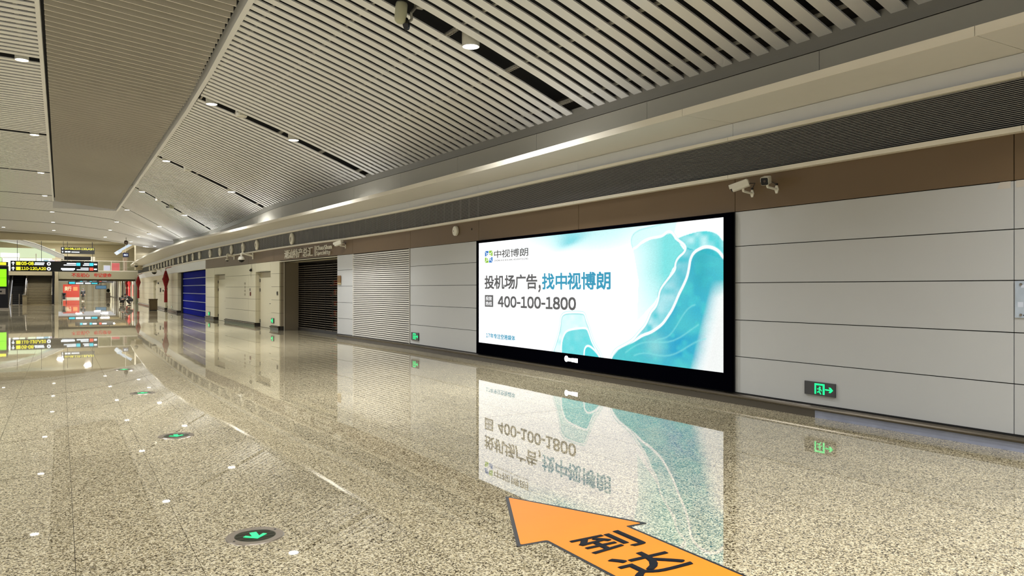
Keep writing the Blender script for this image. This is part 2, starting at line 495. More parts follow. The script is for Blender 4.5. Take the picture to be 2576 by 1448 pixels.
def door(n, a, b, dp, label, hy):
    root = struct('door_%d' % n, (W((a+b)/2)+dp, (a+b)/2, 0), label)
    recess_back(a, b, dp, 2.32)
    for zz0, zz1 in zip(ROWS[:-1], ROWS[1:]):
        MB().box(W(b)+.032, W(b)+dp, b-.03, b, zz0+.004, min(zz1, 2.3)-.004).build('recess_return', M_PANELF, wall)
    MB().box(W(a)+.032, W(a)+dp, a, a+.03, 0, 2.3).build('recess_return', M_PANELF, wall)
    y0, y1 = a+.16, b-.10
    lf = MB(); lf.sweep([[(W(y)+dp-.045,y,.01),(W(y)+dp,y,.01),(W(y)+dp,y,2.06),(W(y)+dp-.045,y,2.06)] for y in (y0, y1)])
    leaf = lf.build('door_leaf', M_PANELF, root)
    tr = MB(); tr.sweep([[(W(y)+dp-.03,y,2.09),(W(y)+dp,y,2.09),(W(y)+dp,y,2.29),(W(y)+dp-.03,y,2.29)] for y in (y0, y1)])
    tr.build('transom_panel', mat('transom', srgb(176,166,140), .4), root)
    hx = W(hy)+dp-.045
    hb = MB(); hb.tube((hx,hy,1.0), (hx-.05,hy,1.0), .012); hb.tube((hx-.05,hy-.01,1.0), (hx-.05,hy+.13,1.0), .011); hb.box(hx-.008,hx,hy-.025,hy+.025,.86,1.05)
    hb.build('door_handle', M_BLACKM, leaf)
    for z in (.25, 1.55, 1.95):
        MB().box(W(y1)+dp-.07, W(y1)+dp-.0, y1-.01, y1+.03, z-.07, z+.07).build('hinge', M_BLACKM, leaf)
    return root
door(1, *DOOR1, 'narrow cream service door in a shallow recess left of the shop sign pillar', 31.35)
door(2, *DOOR2, 'narrow cream service door in a shallow recess beside the blue shutter', 39.4)
door(3, *DOOR3, 'far cream service door beyond the pillar with the red knot', 60.9)
door(4, *DOOR4, 'farthest cream service door before the portal', 70.2)

# shop front with rolling grille
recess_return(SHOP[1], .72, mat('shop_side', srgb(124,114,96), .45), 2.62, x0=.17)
for zz0, zz1 in zip(ROWS[:-1], ROWS[1:]):
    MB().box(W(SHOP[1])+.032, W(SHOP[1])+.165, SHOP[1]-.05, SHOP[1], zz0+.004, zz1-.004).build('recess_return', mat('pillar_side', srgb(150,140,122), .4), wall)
MB().box(W(SHOP[1])+.150, W(SHOP[1])+.172, SHOP[1]-.07, SHOP[1]-.05, 0, 2.62).build('corner_strip', M_TRIM, wall)
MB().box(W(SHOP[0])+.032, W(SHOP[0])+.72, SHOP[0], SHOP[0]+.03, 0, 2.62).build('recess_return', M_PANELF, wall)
sh = thing('shop_shutter', (W(27)+.72, 26.9, 0), 'see-through dark rolling grille closing the shop below the raised sign letters', 'shutter')
ya, yb = SHOP[0]+.03, SHOP[1]-.05
for k in range(30):
    z = .12 + k*.0805
    b = MB(); b.sweep([[(W(y)+.70,y,z),(W(y)+.715,y,z),(W(y)+.715,y,z+.014),(W(y)+.70,y,z+.014)] for y in (ya, yb)])
    b.build('shutter_slat', mat('shutter_bar', srgb(150,140,122), .4, metal=.3), sh)
for k in range(9):
    y = ya + (yb-ya)*k/8
    MB().box(W(y)+.712, W(y)+.72, y-.008, y+.008, .1, 2.55).build('shutter_link', M_BLACKM, sh)
b = MB(); b.sweep([[(W(y)+.69,y,.0),(W(y)+.73,y,.0),(W(y)+.73,y,.11),(W(y)+.69,y,.11)] for y in (ya, yb)])
b.build('bottom_rail', mat('shutter_rail', srgb(64,62,60), .4, metal=.5), sh)
# dim interior of the shop
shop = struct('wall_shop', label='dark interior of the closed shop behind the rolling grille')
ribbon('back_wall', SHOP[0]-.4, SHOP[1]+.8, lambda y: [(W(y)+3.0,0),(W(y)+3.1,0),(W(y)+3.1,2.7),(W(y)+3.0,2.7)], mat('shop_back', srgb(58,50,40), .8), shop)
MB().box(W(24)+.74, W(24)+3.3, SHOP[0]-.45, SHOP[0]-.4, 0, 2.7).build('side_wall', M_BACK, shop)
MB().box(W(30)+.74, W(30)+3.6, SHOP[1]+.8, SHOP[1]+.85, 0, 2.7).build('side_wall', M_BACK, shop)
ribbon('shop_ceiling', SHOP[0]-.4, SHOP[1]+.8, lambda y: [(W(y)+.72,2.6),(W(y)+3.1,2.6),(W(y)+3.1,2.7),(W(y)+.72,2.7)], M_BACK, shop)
gc = [srgb(150,52,34), srgb(96,84,70), srgb(170,150,110), srgb(60,70,60), srgb(130,90,60)]
for q, (y, h, w_, c) in enumerate([(24.5,.9,.8,2),(25.4,1.35,.7,0),(26.2,1.9,.25,1),(27.3,1.0,.9,4),(28.4,1.7,.6,3),(29.3,2.1,.5,0)]):
    rk = thing('shop_shelf', (W(y)+1.6, y, 0), ['low crate-like display of pale goods inside the closed shop, nearest the near pillar','display rack with red packets inside the closed shop','slim grey post stand inside the closed shop','wide low counter of tan goods inside the closed shop','tall dim shelf at the far side of the closed shop','red promotional board standing at the back of the closed shop'][q], 'shelf')
    bb = W(y)+1.4+.25*(q%3)
    MB().box(bb, bb+.45, y-w_/2, y+w_/2, 0.0, .08).build('plinth', M_BLACKM, rk)
    MB().box(bb+.38, bb+.45, y-w_/2, y+w_/2, .08, h).build('rear_board', mat('goods%d' % c, gc[c], .6, noise=.4, nscale=9), rk)
    for s in range(max(1, int(h/.4))):
        z = .12 + s*.4
        MB().box(bb, bb+.4, y-w_/2, y+w_/2, z, z+.03).build('shelf_board', mat('goods%d' % c, gc[c], .6), rk)
        for t in range(max(1, int(w_/.2))):
            MB().box(bb+.05, bb+.25, y-w_/2+.2*t+.02, y-w_/2+.2*t+.16, z+.03, z+.03+.12+.12*random.random()).build('packet', mat('goods%d' % ((c+t) % 5), gc[(c+t) % 5], .6), rk)
# raised sign letters on the brown band
sg = thing('shop_sign', (W(27.5)-.05, 27.5, 2.9), 'raised pale letters of the shop name on the brown band above the rolling grille', 'sign')
M_LET = mat('sign_letter', srgb(226,222,208), .4)
def on_wall(y, z, off=-.03): return np.array((W(y)+off, y, z))
a_, b_ = 28.95, 25.9
lettering('letters', '潮汕特产总汇', on_wall(a_, 2.72), on_wall(b_, 2.72)-on_wall(a_, 2.72), (0,0,.32), M_LET, sg, bold=.012, depth=.03)
MB().box(W(25.73)-.05, W(25.73), 25.72, 25.75, 2.71, 3.06).build('divider', M_LET, sg)
lettering('letters', 'ChaoShan', on_wall(25.58, 2.90), on_wall(24.30, 2.90)-on_wall(25.58, 2.90), (0,0,.15), M_LET, sg, bold=.012, depth=.03)
lettering('letters', 'Specialty', on_wall(25.58, 2.70), on_wall(24.42, 2.70)-on_wall(25.58, 2.70), (0,0,.17), M_LET, sg, bold=.012, depth=.03)
pl = thing('brass_plaque', (W(23.8), 23.8, 1.8), 'small brown plaque on the pale pillar beside the rolling grille', 'plaque')
MB().box(W(23.8)-.02, W(23.8), 23.62, 23.93, 1.80, 2.02).build('plate', mat('plaque_brown', srgb(128,92,44), .35, metal=.3), pl)
MB().box(W(23.8)-.018, W(23.8), 23.62, 23.93, 1.74, 1.79).build('caption_strip', mat('plaque_tan', srgb(178,160,116), .4), pl)

# white louvre panel
lv = thing('louvre_panel', (W(20.7), 20.7, .16), 'tall white horizontal louvre panel set in the wall left of the advertising screen', 'louvre')
ribbon('louvre_back', 18.75, 22.72, lambda y: [(W(y)+.02,.16),(W(y)+.03,.16),(W(y)+.03,2.67),(W(y)+.02,2.67)], M_BACK, lv)
M_LOU = mat('louvre_white', srgb(208,206,200), .35)
for k in range(44):
    z = .168 + k*.0568
    b = MB(); b.sweep([[(W(y)-.012,y,z),(W(y)+.018,y,z+.028),(W(y)+.018,y,z+.034),(W(y)-.012,y,z+.036)] for y in (18.80, 20.75, 22.68)])
    b.build('louvre_slat', M_LOU, lv)
for y in (18.755, 22.70):
    MB().box(W(y)-.02, W(y)+.02, y-.014, y+.014, .15, 2.67).build('louvre_frame', M_LOU, lv)

# blue shutter
bl = thing('blue_shutter', (W(49)+.3, 49, 0), 'wide royal blue roller shutter with pale horizontal battens between two cream pillars', 'shutter')
M_BLUE = mat('blue_shutter', srgb(0,16,132), .6, spec=.02, noise=.08, nscale=3, bump=.15, bscale=3)
M_STRAP = mat('shutter_batten', srgb(150,156,186), .35)
zs = [.02, .36, .84, 1.32, 1.80, 2.24, 2.64]
for z0, z1 in zip(zs[:-1], zs[1:]):
    ribbon('curtain_panel', BLUE[0], BLUE[1]-.05, lambda y: [(W(y)+.30,z0),(W(y)+.34,z0),(W(y)+.34,z1),(W(y)+.30,z1)], M_BLUE, bl)
for z in zs[1:-1]:
    ribbon('batten', BLUE[0]+.05, BLUE[1]-.3, lambda y: [(W(y)+.27,z-.02),(W(y)+.30,z-.02),(W(y)+.30,z+.02),(W(y)+.27,z+.02)], M_STRAP, bl)
MB().box(W(54)+.2, W(54)+.32, 54.0, 54.35, 0, 2.64).build('guide_rail', M_BLACKM, bl)
MB().box(W(43.5)+.032, W(43.5)+.34, 43.37, 43.40, 0, 2.64).build('guide_rail', M_TRIM, bl)
for zz0, zz1 in zip(ROWS[:-1], ROWS[1:]):
    MB().box(W(54.4)+.032, W(54.4)+.36, 54.37, 54.40, zz0+.004, zz1-.004).build('recess_return', M_PANELF, wall)
recess_back(BLUE[0], BLUE[1], .36, 2.64, M_BACK)

# ------------------------------------------------------------------ LED SCREEN
SY0, SY1, SZ0, SZ1 = 15.03, 7.58, 0.165, 2.665          # far edge, near edge
DY0, DY1, DZ0, DZ1 = 14.95, 7.74, 0.415, 2.610
scr = thing('led_screen', (W(11.3)-.03, 11.3, .165), 'huge glowing wall screen showing a teal and white advertisement with a black frame', 'screen')
def wx(y, off): return W(SY0) + (W(SY1)-W(SY0))*(SY0-y)/(SY0-SY1) + off
def scr_box(y0, y1, z0, z1, o0, o1, name, m):
    b = MB(); b.sweep([[(wx(y,o0),y,z0),(wx(y,o1),y,z0),(wx(y,o1),y,z1),(wx(y,o0),y,z1)] for y in (y0, y1)])
    return b.build(name, m, scr)
M_FRAME = mat('screen_frame', srgb(3,3,8), .5, spec=.0)
scr_box(SY1, SY0, SZ0, SZ1, -.02, .03, 'back_panel', M_BLACKM)
scr_box(SY1, SY0, DZ1, SZ1, -.06, -.02, 'frame_bar', M_FRAME)
scr_box(SY1, DY1, SZ0, DZ1, -.06, -.02, 'frame_bar', M_FRAME)
scr_box(DY0, SY0, SZ0, DZ1, -.06, -.02, 'frame_bar', M_FRAME)
scr_box(DY1, DY0, SZ0, DZ0, -.05, -.02, 'lower_panel', M_FRAME)
def sp(u, v, off=-.044):
    y = DY0 + (DY1-DY0)*u
    return np.array((wx(y, off), y, DZ0 + (DZ1-DZ0)*v))

ART = {}
def art():
    nu, nv = 520, 220
    u = np.linspace(0, 1, nu+1); v = np.linspace(0, 1, nv+1)
    U, V = np.meshgrid(u, v)
    ASP = 3.3
    def dist(pts):
        pts = np.array(pts, float)*[ASP, 1]
        d = np.full(U.shape, 9.0); side = np.zeros(U.shape)
        for a, b in zip(pts[:-1], pts[1:]):
            ab = b - a; L2 = max((ab**2).sum(), 1e-9)
            t = np.clip(((U*ASP-a[0])*ab[0] + (V-a[1])*ab[1])/L2, 0, 1)
            dd = np.hypot(U*ASP-a[0]-t*ab[0], V-a[1]-t*ab[1])
            d = np.minimum(d, dd)
        return d
    def inside(poly):
        poly = np.array(poly, float); r = np.zeros(U.shape, bool)
        x0, y0 = poly[-1]
        for x1, y1 in poly:
            if y0 != y1:
                c = ((y1 > V) != (y0 > V)) & (U < (x0-x1)*(V-y1)/(y0-y1) + x1)
                r ^= c
            x0, y0 = x1, y1
        return r
    def smooth(pts, n=3):
        p = np.array(pts, float)
        for _ in range(n):
            q = np.empty((len(p)*2, 2)); q[0] = p[0]; q[-1] = p[-1]
            q[1:-1:2] = .75*p[:-1] + .25*p[1:]; q[2:-1:2] = .25*p[:-1] + .75*p[1:]
            p = q
        return p
    lin = lambda r, g, b: np.array(srgb(r, g, b)[:3])
    img = np.ones(U.shape + (3,))*np.array([1.25, 1.25, 1.25])
    def blend(col, a):
        a = np.clip(a, 0, 1)[..., None]
        img[:] = img*(1-a) + np.array(col)*a
    # soft noise
    small = rng.random((24, 56)); 
    def up(a, ny, nx):
        yi = np.linspace(0, a.shape[0]-1.001, ny); xi = np.linspace(0, a.shape[1]-1.001, nx)
        y0 = yi.astype(int); x0 = xi.astype(int); fy = (yi-y0)[:, None]; fx = (xi-x0)[None]
        fy = fy*fy*(3-2*fy); fx = fx*fx*(3-2*fx)
        A = a[y0][:, x0]; B = a[y0][:, x0+1]; C = a[y0+1][:, x0]; D = a[y0+1][:, x0+1]
        return (A*(1-fx)+B*fx)*(1-fy) + (C*(1-fx)+D*fx)*fy
    N1 = up(small, nv+1, nu+1); N2 = up(rng.random((8, 18)), nv+1, nu+1)
    grain = rng.normal(0, 1, U.shape)
    teal, cyan, blue, pale = lin(40,205,208), lin(120,232,232), lin(0,178,205), lin(196,246,244)
    # upper wash with a darker streak
    w = np.exp(-((U-.52)/.26)**2)*np.clip((V-.80)/.2, 0, 1)
    blend(lin(178,242,242), w*1.0)
    s = (V-.90) - (U-.44)*.85
    streak = np.exp(-(np.where(s > 0, s/.13, s/.05))**2)*np.exp(-((U-.50)/.075)**2)*np.clip((V-.80)/.12, 0, 1)
    blend(lin(70,208,222), streak*1.0)
    w = np.exp(-((U-.62)/.14)**2)*np.clip((V-.74)/.26, 0, 1)
    blend(lin(205,247,247), w*.8)
    outer = smooth([(1.02,.71),(0.998,0.736),(0.986,0.784),(0.969,0.81),(0.951,0.819),(0.934,0.808),(0.917,0.785),(0.907,0.742),(0.904,0.69),(0.899,0.628),(0.888,0.567),(0.874,0.505),(0.863,0.442),(0.852,0.388),(0.84,0.346),(0.825,0.294),(0.805,0.255),(0.785,0.224),(0.76,0.202),(0.743,0.175),(0.725,0.148),(0.699,0.119),(0.676,0.09),(0.663,0.058),(0.647,0.01),(.643,-.03)])
    glass = smooth([(0.726,0.838),(0.739,0.846),(0.756,0.882),(0.781,0.905),(0.814,0.909),(0.826,0.916),(0.838,0.941),(0.85,0.938),(0.86,0.909),(0.866,0.881),(0.885,0.855),(0.895,0.823),(0.89,0.788),(0.871,0.755),(0.862,0.711),(0.864,0.675),(0.849,0.631),(0.826,0.568),(0.814,0.522),(0.811,0.467),(0.803,0.411),(0.787,0.373),(0.779,0.326),(0.767,0.269),(0.746,0.218),(0.725,0.158),(0.694,0.113),(0.662,0.072),(0.649,0.015),(.645,-.03)])
    arc_l = smooth([(0.726,0.838),(0.72,0.878),(0.721,0.926),(0.733,0.957),(0.755,0.977),(0.80,0.99),(.87,1.02)])
    arc_r = smooth([(0.873,0.889),(0.892,0.903),(0.922,0.919),(0.95,0.922),(0.971,0.909),(0.985,0.885),(0.997,0.841),(1.03,.78)])
    # pale wash left of the glass edge
    reg = inside(list(glass[:len(glass)]) + [(.70,.0),(.72,.3),(.735,.6),(.728,.78)])
    blend(lin(120,226,226), np.where(inside([(.726,.838),(.80,.91),(.85,.94),(.89,.80),(.86,.70),(.80,.45),(.74,.30),(.745,.6)]), 1, 0)*(.25+.75*np.clip((U-.71)/.12, 0, 1)*np.clip((V-.15)/.5, 0, 1)))
    capl = inside(list(arc_l) + [(.86,.93)] + list(glass[:40][::-1]))
    blend(lin(205,245,244), capl*.75)
    capr = inside(list(arc_r) + [(1.05,.70)] + list(outer[:30]) + [(.905,.80),(.893,.82),(.88,.86)])
    blend(lin(70,212,218), capr*(.6+.4*N1))
    # ribbon between the glass edge and the white outline
    rib = inside(list(glass[len(glass)*11//29:]) + list(outer[::-1]) )
    blend(lin(48,200,212), rib*(.62+.38*N1))
    blend(lin(30,186,204), rib*np.exp(-((V-.62)/.2)**2)*np.clip((U-.83)/.05,0,1)*.7)
    # big teal body under the outline
    body = inside(list(outer) + [(1.05,-.05),(1.05,.75)])
    fade = np.clip((U*1.0 - (.915 + .10*(V-.1)) )/.05, 0, 1)*np.clip((.60-V)/.12, 0, 1)
    blend(lin(34,192,202), body*(1-fade)*.97)
    blend(lin(0,164,204), body*(1-fade)*np.clip(1.9*N2-.25, 0, 1)*np.clip(1.05-abs(U-.87)/.14, 0, 1))
    blend(lin(70,214,212), body*(1-fade)*np.clip(1.5*N1-.75, 0, 1)*.7)
    blend(lin(0,168,176), body*np.exp(-((U-.935)/.025)**2)*np.clip((V-.45)/.15, 0, 1)*.5)
    blend(lin(160,228,222), body*np.exp(-(((U-.80)/.03)**2 + ((V-.13)/.08)**2))*.6)
    blend(lin(238,242,240), body*fade*.9)
    for k, (a, b) in enumerate([((.70,.06),(.93,.28)),((.73,.02),(.95,.18)),((.80,.14),(.92,.42))]):
        t = np.linspace(0, 1, 14)
        ln = np.c_[a[0]+(b[0]-a[0])*t, a[1]+(b[1]-a[1])*t + .03*np.sin(t*7+k)]
        blend(lin(130,226,228), np.exp(-(dist(ln)/.006)**2)*.55*body)
    # small bump at the bottom
    bo = smooth([(.40,-.03),(0.408,0.017),(0.421,0.091),(0.437,0.203),(0.441,0.291),(0.449,0.324),(0.469,0.342),(0.534,0.347),(0.545,0.333),(0.551,0.281),(0.562,0.231),(0.57,0.171),(0.584,0.101),(0.6,0.054),(0.612,0.006),(.616,-.03)])
    bi = smooth([(.443,-.03),(0.443,0.014),(0.444,0.085),(0.452,0.14),(0.465,0.186),(0.493,0.206),(0.536,0.222),(0.554,0.22),(0.562,0.18),(0.574,0.11),(0.589,0.062),(0.605,0.005),(.61,-.03)])
    bs = smooth([(.541,-.03),(0.541,0.01),(0.543,0.052),(0.551,0.079),(0.564,0.082),(0.585,0.051),(0.603,0.009),(.61,-.03)])
    blend(lin(190,243,243), inside(bo)*(.55+.4*N1))
    blend(lin(92,218,224), inside(bi)*(.85+.15*N1))
    blend(lin(62,212,220), inside(bs)*1.0)
    wht = np.array([1.25, 1.25, 1.25])
    for c, wd, al in [(outer,.0105,1.0),(bi,.008,1.0),(bs,.008,1.0)]:
        blend(wht, np.exp(-(dist(c)/wd)**4)*al)
    for c, wd, al in [(glass[len(glass)*8//29:],.009,.75),(bo,.007,.7)]:
        dd = dist(c)
        blend(lin(60,200,206), np.exp(-((dd-.011)/.005)**2)*.6)
        blend(wht, np.exp(-(dd/wd)**4)*al)
    dg_ = dist(glass[:len(glass)*9//29]); blend(wht, np.exp(-(dg_/.009)**4)*.9)
    for c in (arc_l, arc_r):
        dd = dist(c); blend(lin(110,222,224), np.exp(-(dd/.005)**2)*.55)
    img *= (1 + .035*grain*np.clip((1.3-img.mean(-1))/.6, 0, 1))[..., None]
    return nu, nv, img
nu, nv, img = art()
UU, VV = np.meshgrid(np.linspace(0, 1, nu+1), np.linspace(0, 1, nv+1))
yy_ = DY0 + (DY1-DY0)*UU
xx_ = W(SY0) + (W(SY1)-W(SY0))*(SY0-yy_)/(SY0-SY1) - .04
zz_ = DZ0 + (DZ1-DZ0)*VV
co = np.stack([xx_, yy_, zz_], -1).reshape(-1, 3)
idx = np.arange((nu+1)*(nv+1)).reshape(nv+1, nu+1)
quads = np.stack([idx[:-1,:-1], idx[:-1,1:], idx[1:,1:], idx[1:,:-1]], -1).reshape(-1, 4)
me = bpy.data.meshes.new('display')
me.vertices.add(len(co)); me.vertices.foreach_set('co', co.ravel())
me.loops.add(quads.size); me.loops.foreach_set('vertex_index', quads.ravel())
me.polygons.add(len(quads)); me.polygons.foreach_set('loop_start', np.arange(len(quads))*4)
me.update(calc_edges=True)
at = me.color_attributes.new('picture', 'FLOAT_COLOR', 'POINT')
at.data.foreach_set('color', np.concatenate([img.reshape(-1, 3), np.ones((len(co), 1))], 1).ravel())
mm = bpy.data.materials.new('screen_picture'); mm.use_nodes = True
p = mm.node_tree.nodes['Principled BSDF']
p.inputs['Base Color'].default_value = (.01,.01,.01,1); p.inputs['Roughness'].default_value = .6
va = mm.node_tree.nodes.new('ShaderNodeVertexColor'); va.layer_name = 'picture'
mm.node_tree.links.new(va.outputs['Color'], p.inputs['Emission Color']); p.inputs['Emission Strength'].default_value = 1.0
mm.cycles.emission_sampling = 'NONE'
me.materials.append(mm)
disp = bpy.data.objects.new('display', me); COL.objects.link(disp); disp.parent = scr
disp.matrix_parent_inverse = scr.matrix_basis.inverted()
tag(disp, label='glowing picture of teal and white flowing shapes')

M_TGREY = emat('screen_grey', srgb(80,80,82), 1.0)
M_TTEAL = emat('screen_teal', srgb(6,148,184), 1.0)
M_TDARK = emat('screen_dark', srgb(58,56,56), 1.0)
M_TWHITE = emat('screen_white', (1.2,1.2,1.2,1), 1.0)
def scr_text(body, u0, u1, v0, v1, m, name, bold, off=-.046, spacing=1.0):
    o = sp(u0, v0, off)
    return lettering(name, body, o, sp(u1, v0, off)-o, sp(u0, v1, off)-o, m, disp, bold=bold, spacing=spacing)
scr_text('投机场广告', .038, .331, .536, .672, M_TGREY, 'headline_text', .027)
scr_text(',', .336, .348, .507, .576, M_TGREY, 'headline_text', .02)
scr_text('找中视博朗', .354, .647, .533, .676, M_TTEAL, 'headline_text', .027)
scr_text('400-100-1800', .118, .509, .362, .471, M_TGREY, 'phone_number_text', .034)
scr_text('17年专注空港媒体', .047, .216, .055, .104, M_TTEAL, 'tagline_text', .030)
scr_text('中视博朗', .096, .285, .838, .914, M_TDARK, 'logo_text', .010)
scr_text('ZHONGSHI BOLANG ADVERTISING', .097, .285, .806, .821, M_TDARK, 'logo_caption', .007)
o = sp(.039, .362, -.044); bx_ = MB()
bx_.add([sp(.039,.362,-.044), sp(.090,.362,-.044), sp(.090,.478,-.044), sp(.039,.478,-.044)], [(0,1,2,3)])
bx_.build('hotline_box', M_TGREY, disp, fix=False)
scr_text('投放', .046, .083, .425, .465, M_TWHITE, 'hotline_text', .01, off=-.049)
scr_text('热线', .046, .083, .375, .415, M_TWHITE, 'hotline_text', .01, off=-.049)
# emblem: four pinwheel quarters in blue and green with white spokes
M_LB = emat('logo_blue', srgb(40,120,200), 1.0); M_LG = emat('logo_green', srgb(140,196,40), 1.0)
def lg(pts, m):
    b = MB(); b.add([sp(.040+.047*a, .797+.118*c, -.046) for a, c in pts], [tuple(range(len(pts)))]); b.build('logo_emblem', m, disp, fix=False)
h = .03
lg([(0,.55),(.20,.55),(.20,.78),(0,.98)], M_LB); lg([(.03,1),(.47,1),(.47,.80),(.23,.80)], M_LB)
lg([(.53,1),(.97,1),(.77,.80),(.53,.80)], M_LG); lg([(1,.98),(1,.55),(.80,.55),(.80,.77)], M_LG)
lg([(0,.45),(.20,.45),(.20,.22),(0,.02)], M_LG); lg([(.03,0),(.47,0),(.47,.20),(.23,.20)], M_LG)
lg([(.53,0),(.97,0),(.77,.20),(.53,.20)], M_LB); lg([(1,.02),(1,.45),(.80,.45),(.80,.23)], M_LB)
lg([(.25,.56),(.46,.76),(.30,.76),(.25,.70)], M_LB); lg([(.54,.76),(.75,.76),(.75,.56),(.62,.66)], M_LG)
lg([(.25,.44),(.25,.24),(.46,.24),(.38,.34)], M_LG); lg([(.54,.24),(.70,.24),(.75,.30),(.75,.44)], M_LB)
# small lit emblem on the lower black panel
M_LIT = emat('lit_white', (1,1,1,1), 3.0)
yc = 11.42
lb = MB()
lb.lathe([(.0,0),(.055,0),(.055,.012),(.0,.012)], (wx(yc+.15,-.05), yc+.15, .315), (-1,0,0), n=16)
for k, (w_, h_) in enumerate([(.08,.06),(.07,.07),(.08,.075)]):
    y = yc+.045-.10*k
    lb.box(wx(y,-.062), wx(y,-.05), y-w_/2, y+w_/2, .315-h_/2-.01, .315+h_/2-.01)
lb.build('lit_emblem', M_LIT, scr)

# ------------------------------------------------------------------ CEILING
PITCH, SW = 0.317, 0.198
GAPS = [1.0 + 10.144*k for k in range(-1, 9)]           # a slat left out at each lamp row
def is_gap(y): return min(abs(y - g) for g in GAPS) < 0.5*PITCH
ceilR = struct('ceiling', label='sloping slatted metal ceiling on the right of the concourse')
ceilM = struct('ceiling', label='central ceiling band of deep brown-grey baffles')
ceilL = struct('ceiling', label='slatted metal ceiling on the left of the concourse')
Ystart = GAPS[1] + PITCH*(-40)
def slat_sec(x, y, z): return [(x, y-SW/2, z), (x, y+SW/2, z), (x, y+SW/2-.004, z+.026), (x, y-SW/2+.004, z+.026)]
stuffR, stuffL, stuffM, stuffF = MB(), MB(), MB(), MB()
ZL = lambda x: 7.0 + 0.035*(-.36 - x) if x > -5 else 7.0 + .035*4.64 - .02*(-5-x)**1.6
Y_END = 84.0
k = 0
while True:
    y = Ystart + k*PITCH; k += 1
    if y > Y_END: break
    if is_gap(y): continue
    xe = W(y) - .055; xs = Xm(y) + .10
    xsL = [-.42, -2.4, -5, -8, -12]
    if y < 55.2:
        n = 5
        secs = [slat_sec(xs+(xe-xs)*i/n, y, ceil_z(xs+(xe-xs)*i/n, y)) for i in range(n+1)]
        if y > 2.5:
            MB().sweep(secs).build('slat', M_SLAT, ceilR)
        else:
            stuffR.sweep(secs)
        secs = [slat_sec(x, y, ZL(x)) for x in xsL]
        if y > 12:
            MB().sweep(secs).build('slat', M_SLAT, ceilL)
        else:
            stuffL.sweep(secs)
    else:
        q = [11.0, W(y), W(y)-1.5, W(y)-3, xs, 1.5, -.4, -2.4, -5, -8, -12]
        sag = 0.30*max(0, (y-62)/22)**1.5
        zz = [max(4.4, (Zc(y)-.10*(x-W(y)) if x > W(y)+.01 else ceil_z(x, y) if x > xs-.01 else Z_MID_R + (Z_MID_L-Z_MID_R)*(xs-x)/(xs+.4) if x > -.41 else ZL(x)) - sag) for x in q]
        stuffF.sweep([slat_sec(x, y, z) for x, z in zip(q, zz)])
tag(stuffR.build('slat_run', M_SLAT, ceilR), kind='stuff')
tag(stuffL.build('slat_run', M_SLAT, ceilL), kind='stuff')
ceilF = struct('ceiling', label='far slatted ceiling beyond the end of the central baffle band')
tag(stuffF.build('slat_run', M_SLAT, ceilF), kind='stuff')
# central baffles
BP = 0.335
y = -12.0
while y < 54.6:
    xl, xr = -.27, Xm(y) - .12
    secs = [[(x, y-.016, z), (x, y+.016, z), (x, y+.016, z+.19), (x, y-.016, z+.19)] for x, z in ((xl, Z_MID_L-.03), (xr, Z_MID_R-.02))]
    if y > 12.5:
        MB().sweep(secs).build('baffle', M_BAFF, ceilM)
    else:
        stuffM.sweep(secs)
    y += BP
tag(stuffM.build('baffle_run', M_BAFF, ceilM), kind='stuff')
ribbon('edge_trim', -12, 54.9, lambda y: [(Xm(y)-.02,ceil_z(Xm(y)+.1,y)-.03),(Xm(y)+.085,ceil_z(Xm(y)+.1,y)-.03),(Xm(y)+.085,ceil_z(Xm(y)+.1,y)+.04),(Xm(y)-.02,ceil_z(Xm(y)+.1,y)+.24)], M_SLAT, ceilM, step=6)
ribbon('edge_trim', -12, 54.9, lambda y: [(-.42,ZL(-.4)-.03),(-.34,ZL(-.4)-.03),(-.34,ZL(-.4)+.25),(-.42,ZL(-.4)+.05)], M_SLAT, ceilM, step=6)
MB().box(-.4, 3.2, 54.62, 54.66, 6.55, 7.2).build('end_trim', M_SLAT, ceilM)
# dark plenum above the slats
ribbon('plenum_deck', -12, 55.5, lambda y: [(Xm(y)+.09, 7.2),(W(y)+.02, Zc(y)+.42),(W(y)+.02, Zc(y)+.55),(Xm(y)+.09, 7.35)], M_DARK, ceilR, step=6)
MB().box(-12, -.34, -12, 55.5, 7.6, 7.7).build('plenum_deck', M_DARK, ceilL)
MB().box(-.36, 3.2, -12, 54.6, 7.35, 7.45).build('plenum_deck', M_DARK, ceilM)
MB().sweep([[(x, 55.3, z), (x, Y_END+.6, z-.5), (x, Y_END+.6, z-.4), (x, 55.3, z+.1)] for x, z in ((11.2,6.75),(7.0,6.9),(3.1,7.3),(-.4,7.6),(-12,7.6))]).build('plenum_deck', M_DARK, ceilF)
# carriers that the slats clip to
for j, tt in enumerate([.35, 1.45, 2.6, 3.75, 4.85]):
    def csec(y):
        x = W(y) - tt
        x = max(x, Xm(y)+.16); z = ceil_z(x, y) + .028
        return [(x-.022,z),(x+.022,z),(x+.022,z+.04),(x-.022,z+.04)]
    ribbon('carrier', -6, 55, csec, M_CARR, ceilR, step=1.3)
for x in (-.75, -2.0, -3.3):
    MB().box(x-.035, x+.035, -6, 55, ZL(x)+.028, ZL(x)+.07).build('carrier', M_CARR, ceilL)
# perforated bracket teeth showing in each lamp slot, hung from the deck
for g in GAPS:
    if g < 2 or g > 54: continue
    for tt in [.35, 1.45, 2.6, 3.75]:
        x = W(g) - tt; z = ceil_z(x, g)
        b = MB()
        for q in range(7):
            yq = g - .19 + q*.063
            b.box(x-.045, x-.01, yq-.018, yq+.018, z+.012, z+.03); b.box(x+.012, x+.045, yq+.01, yq+.04, z+.012, z+.03)
        b.build('carrier_clip', M_CARR, ceilR)

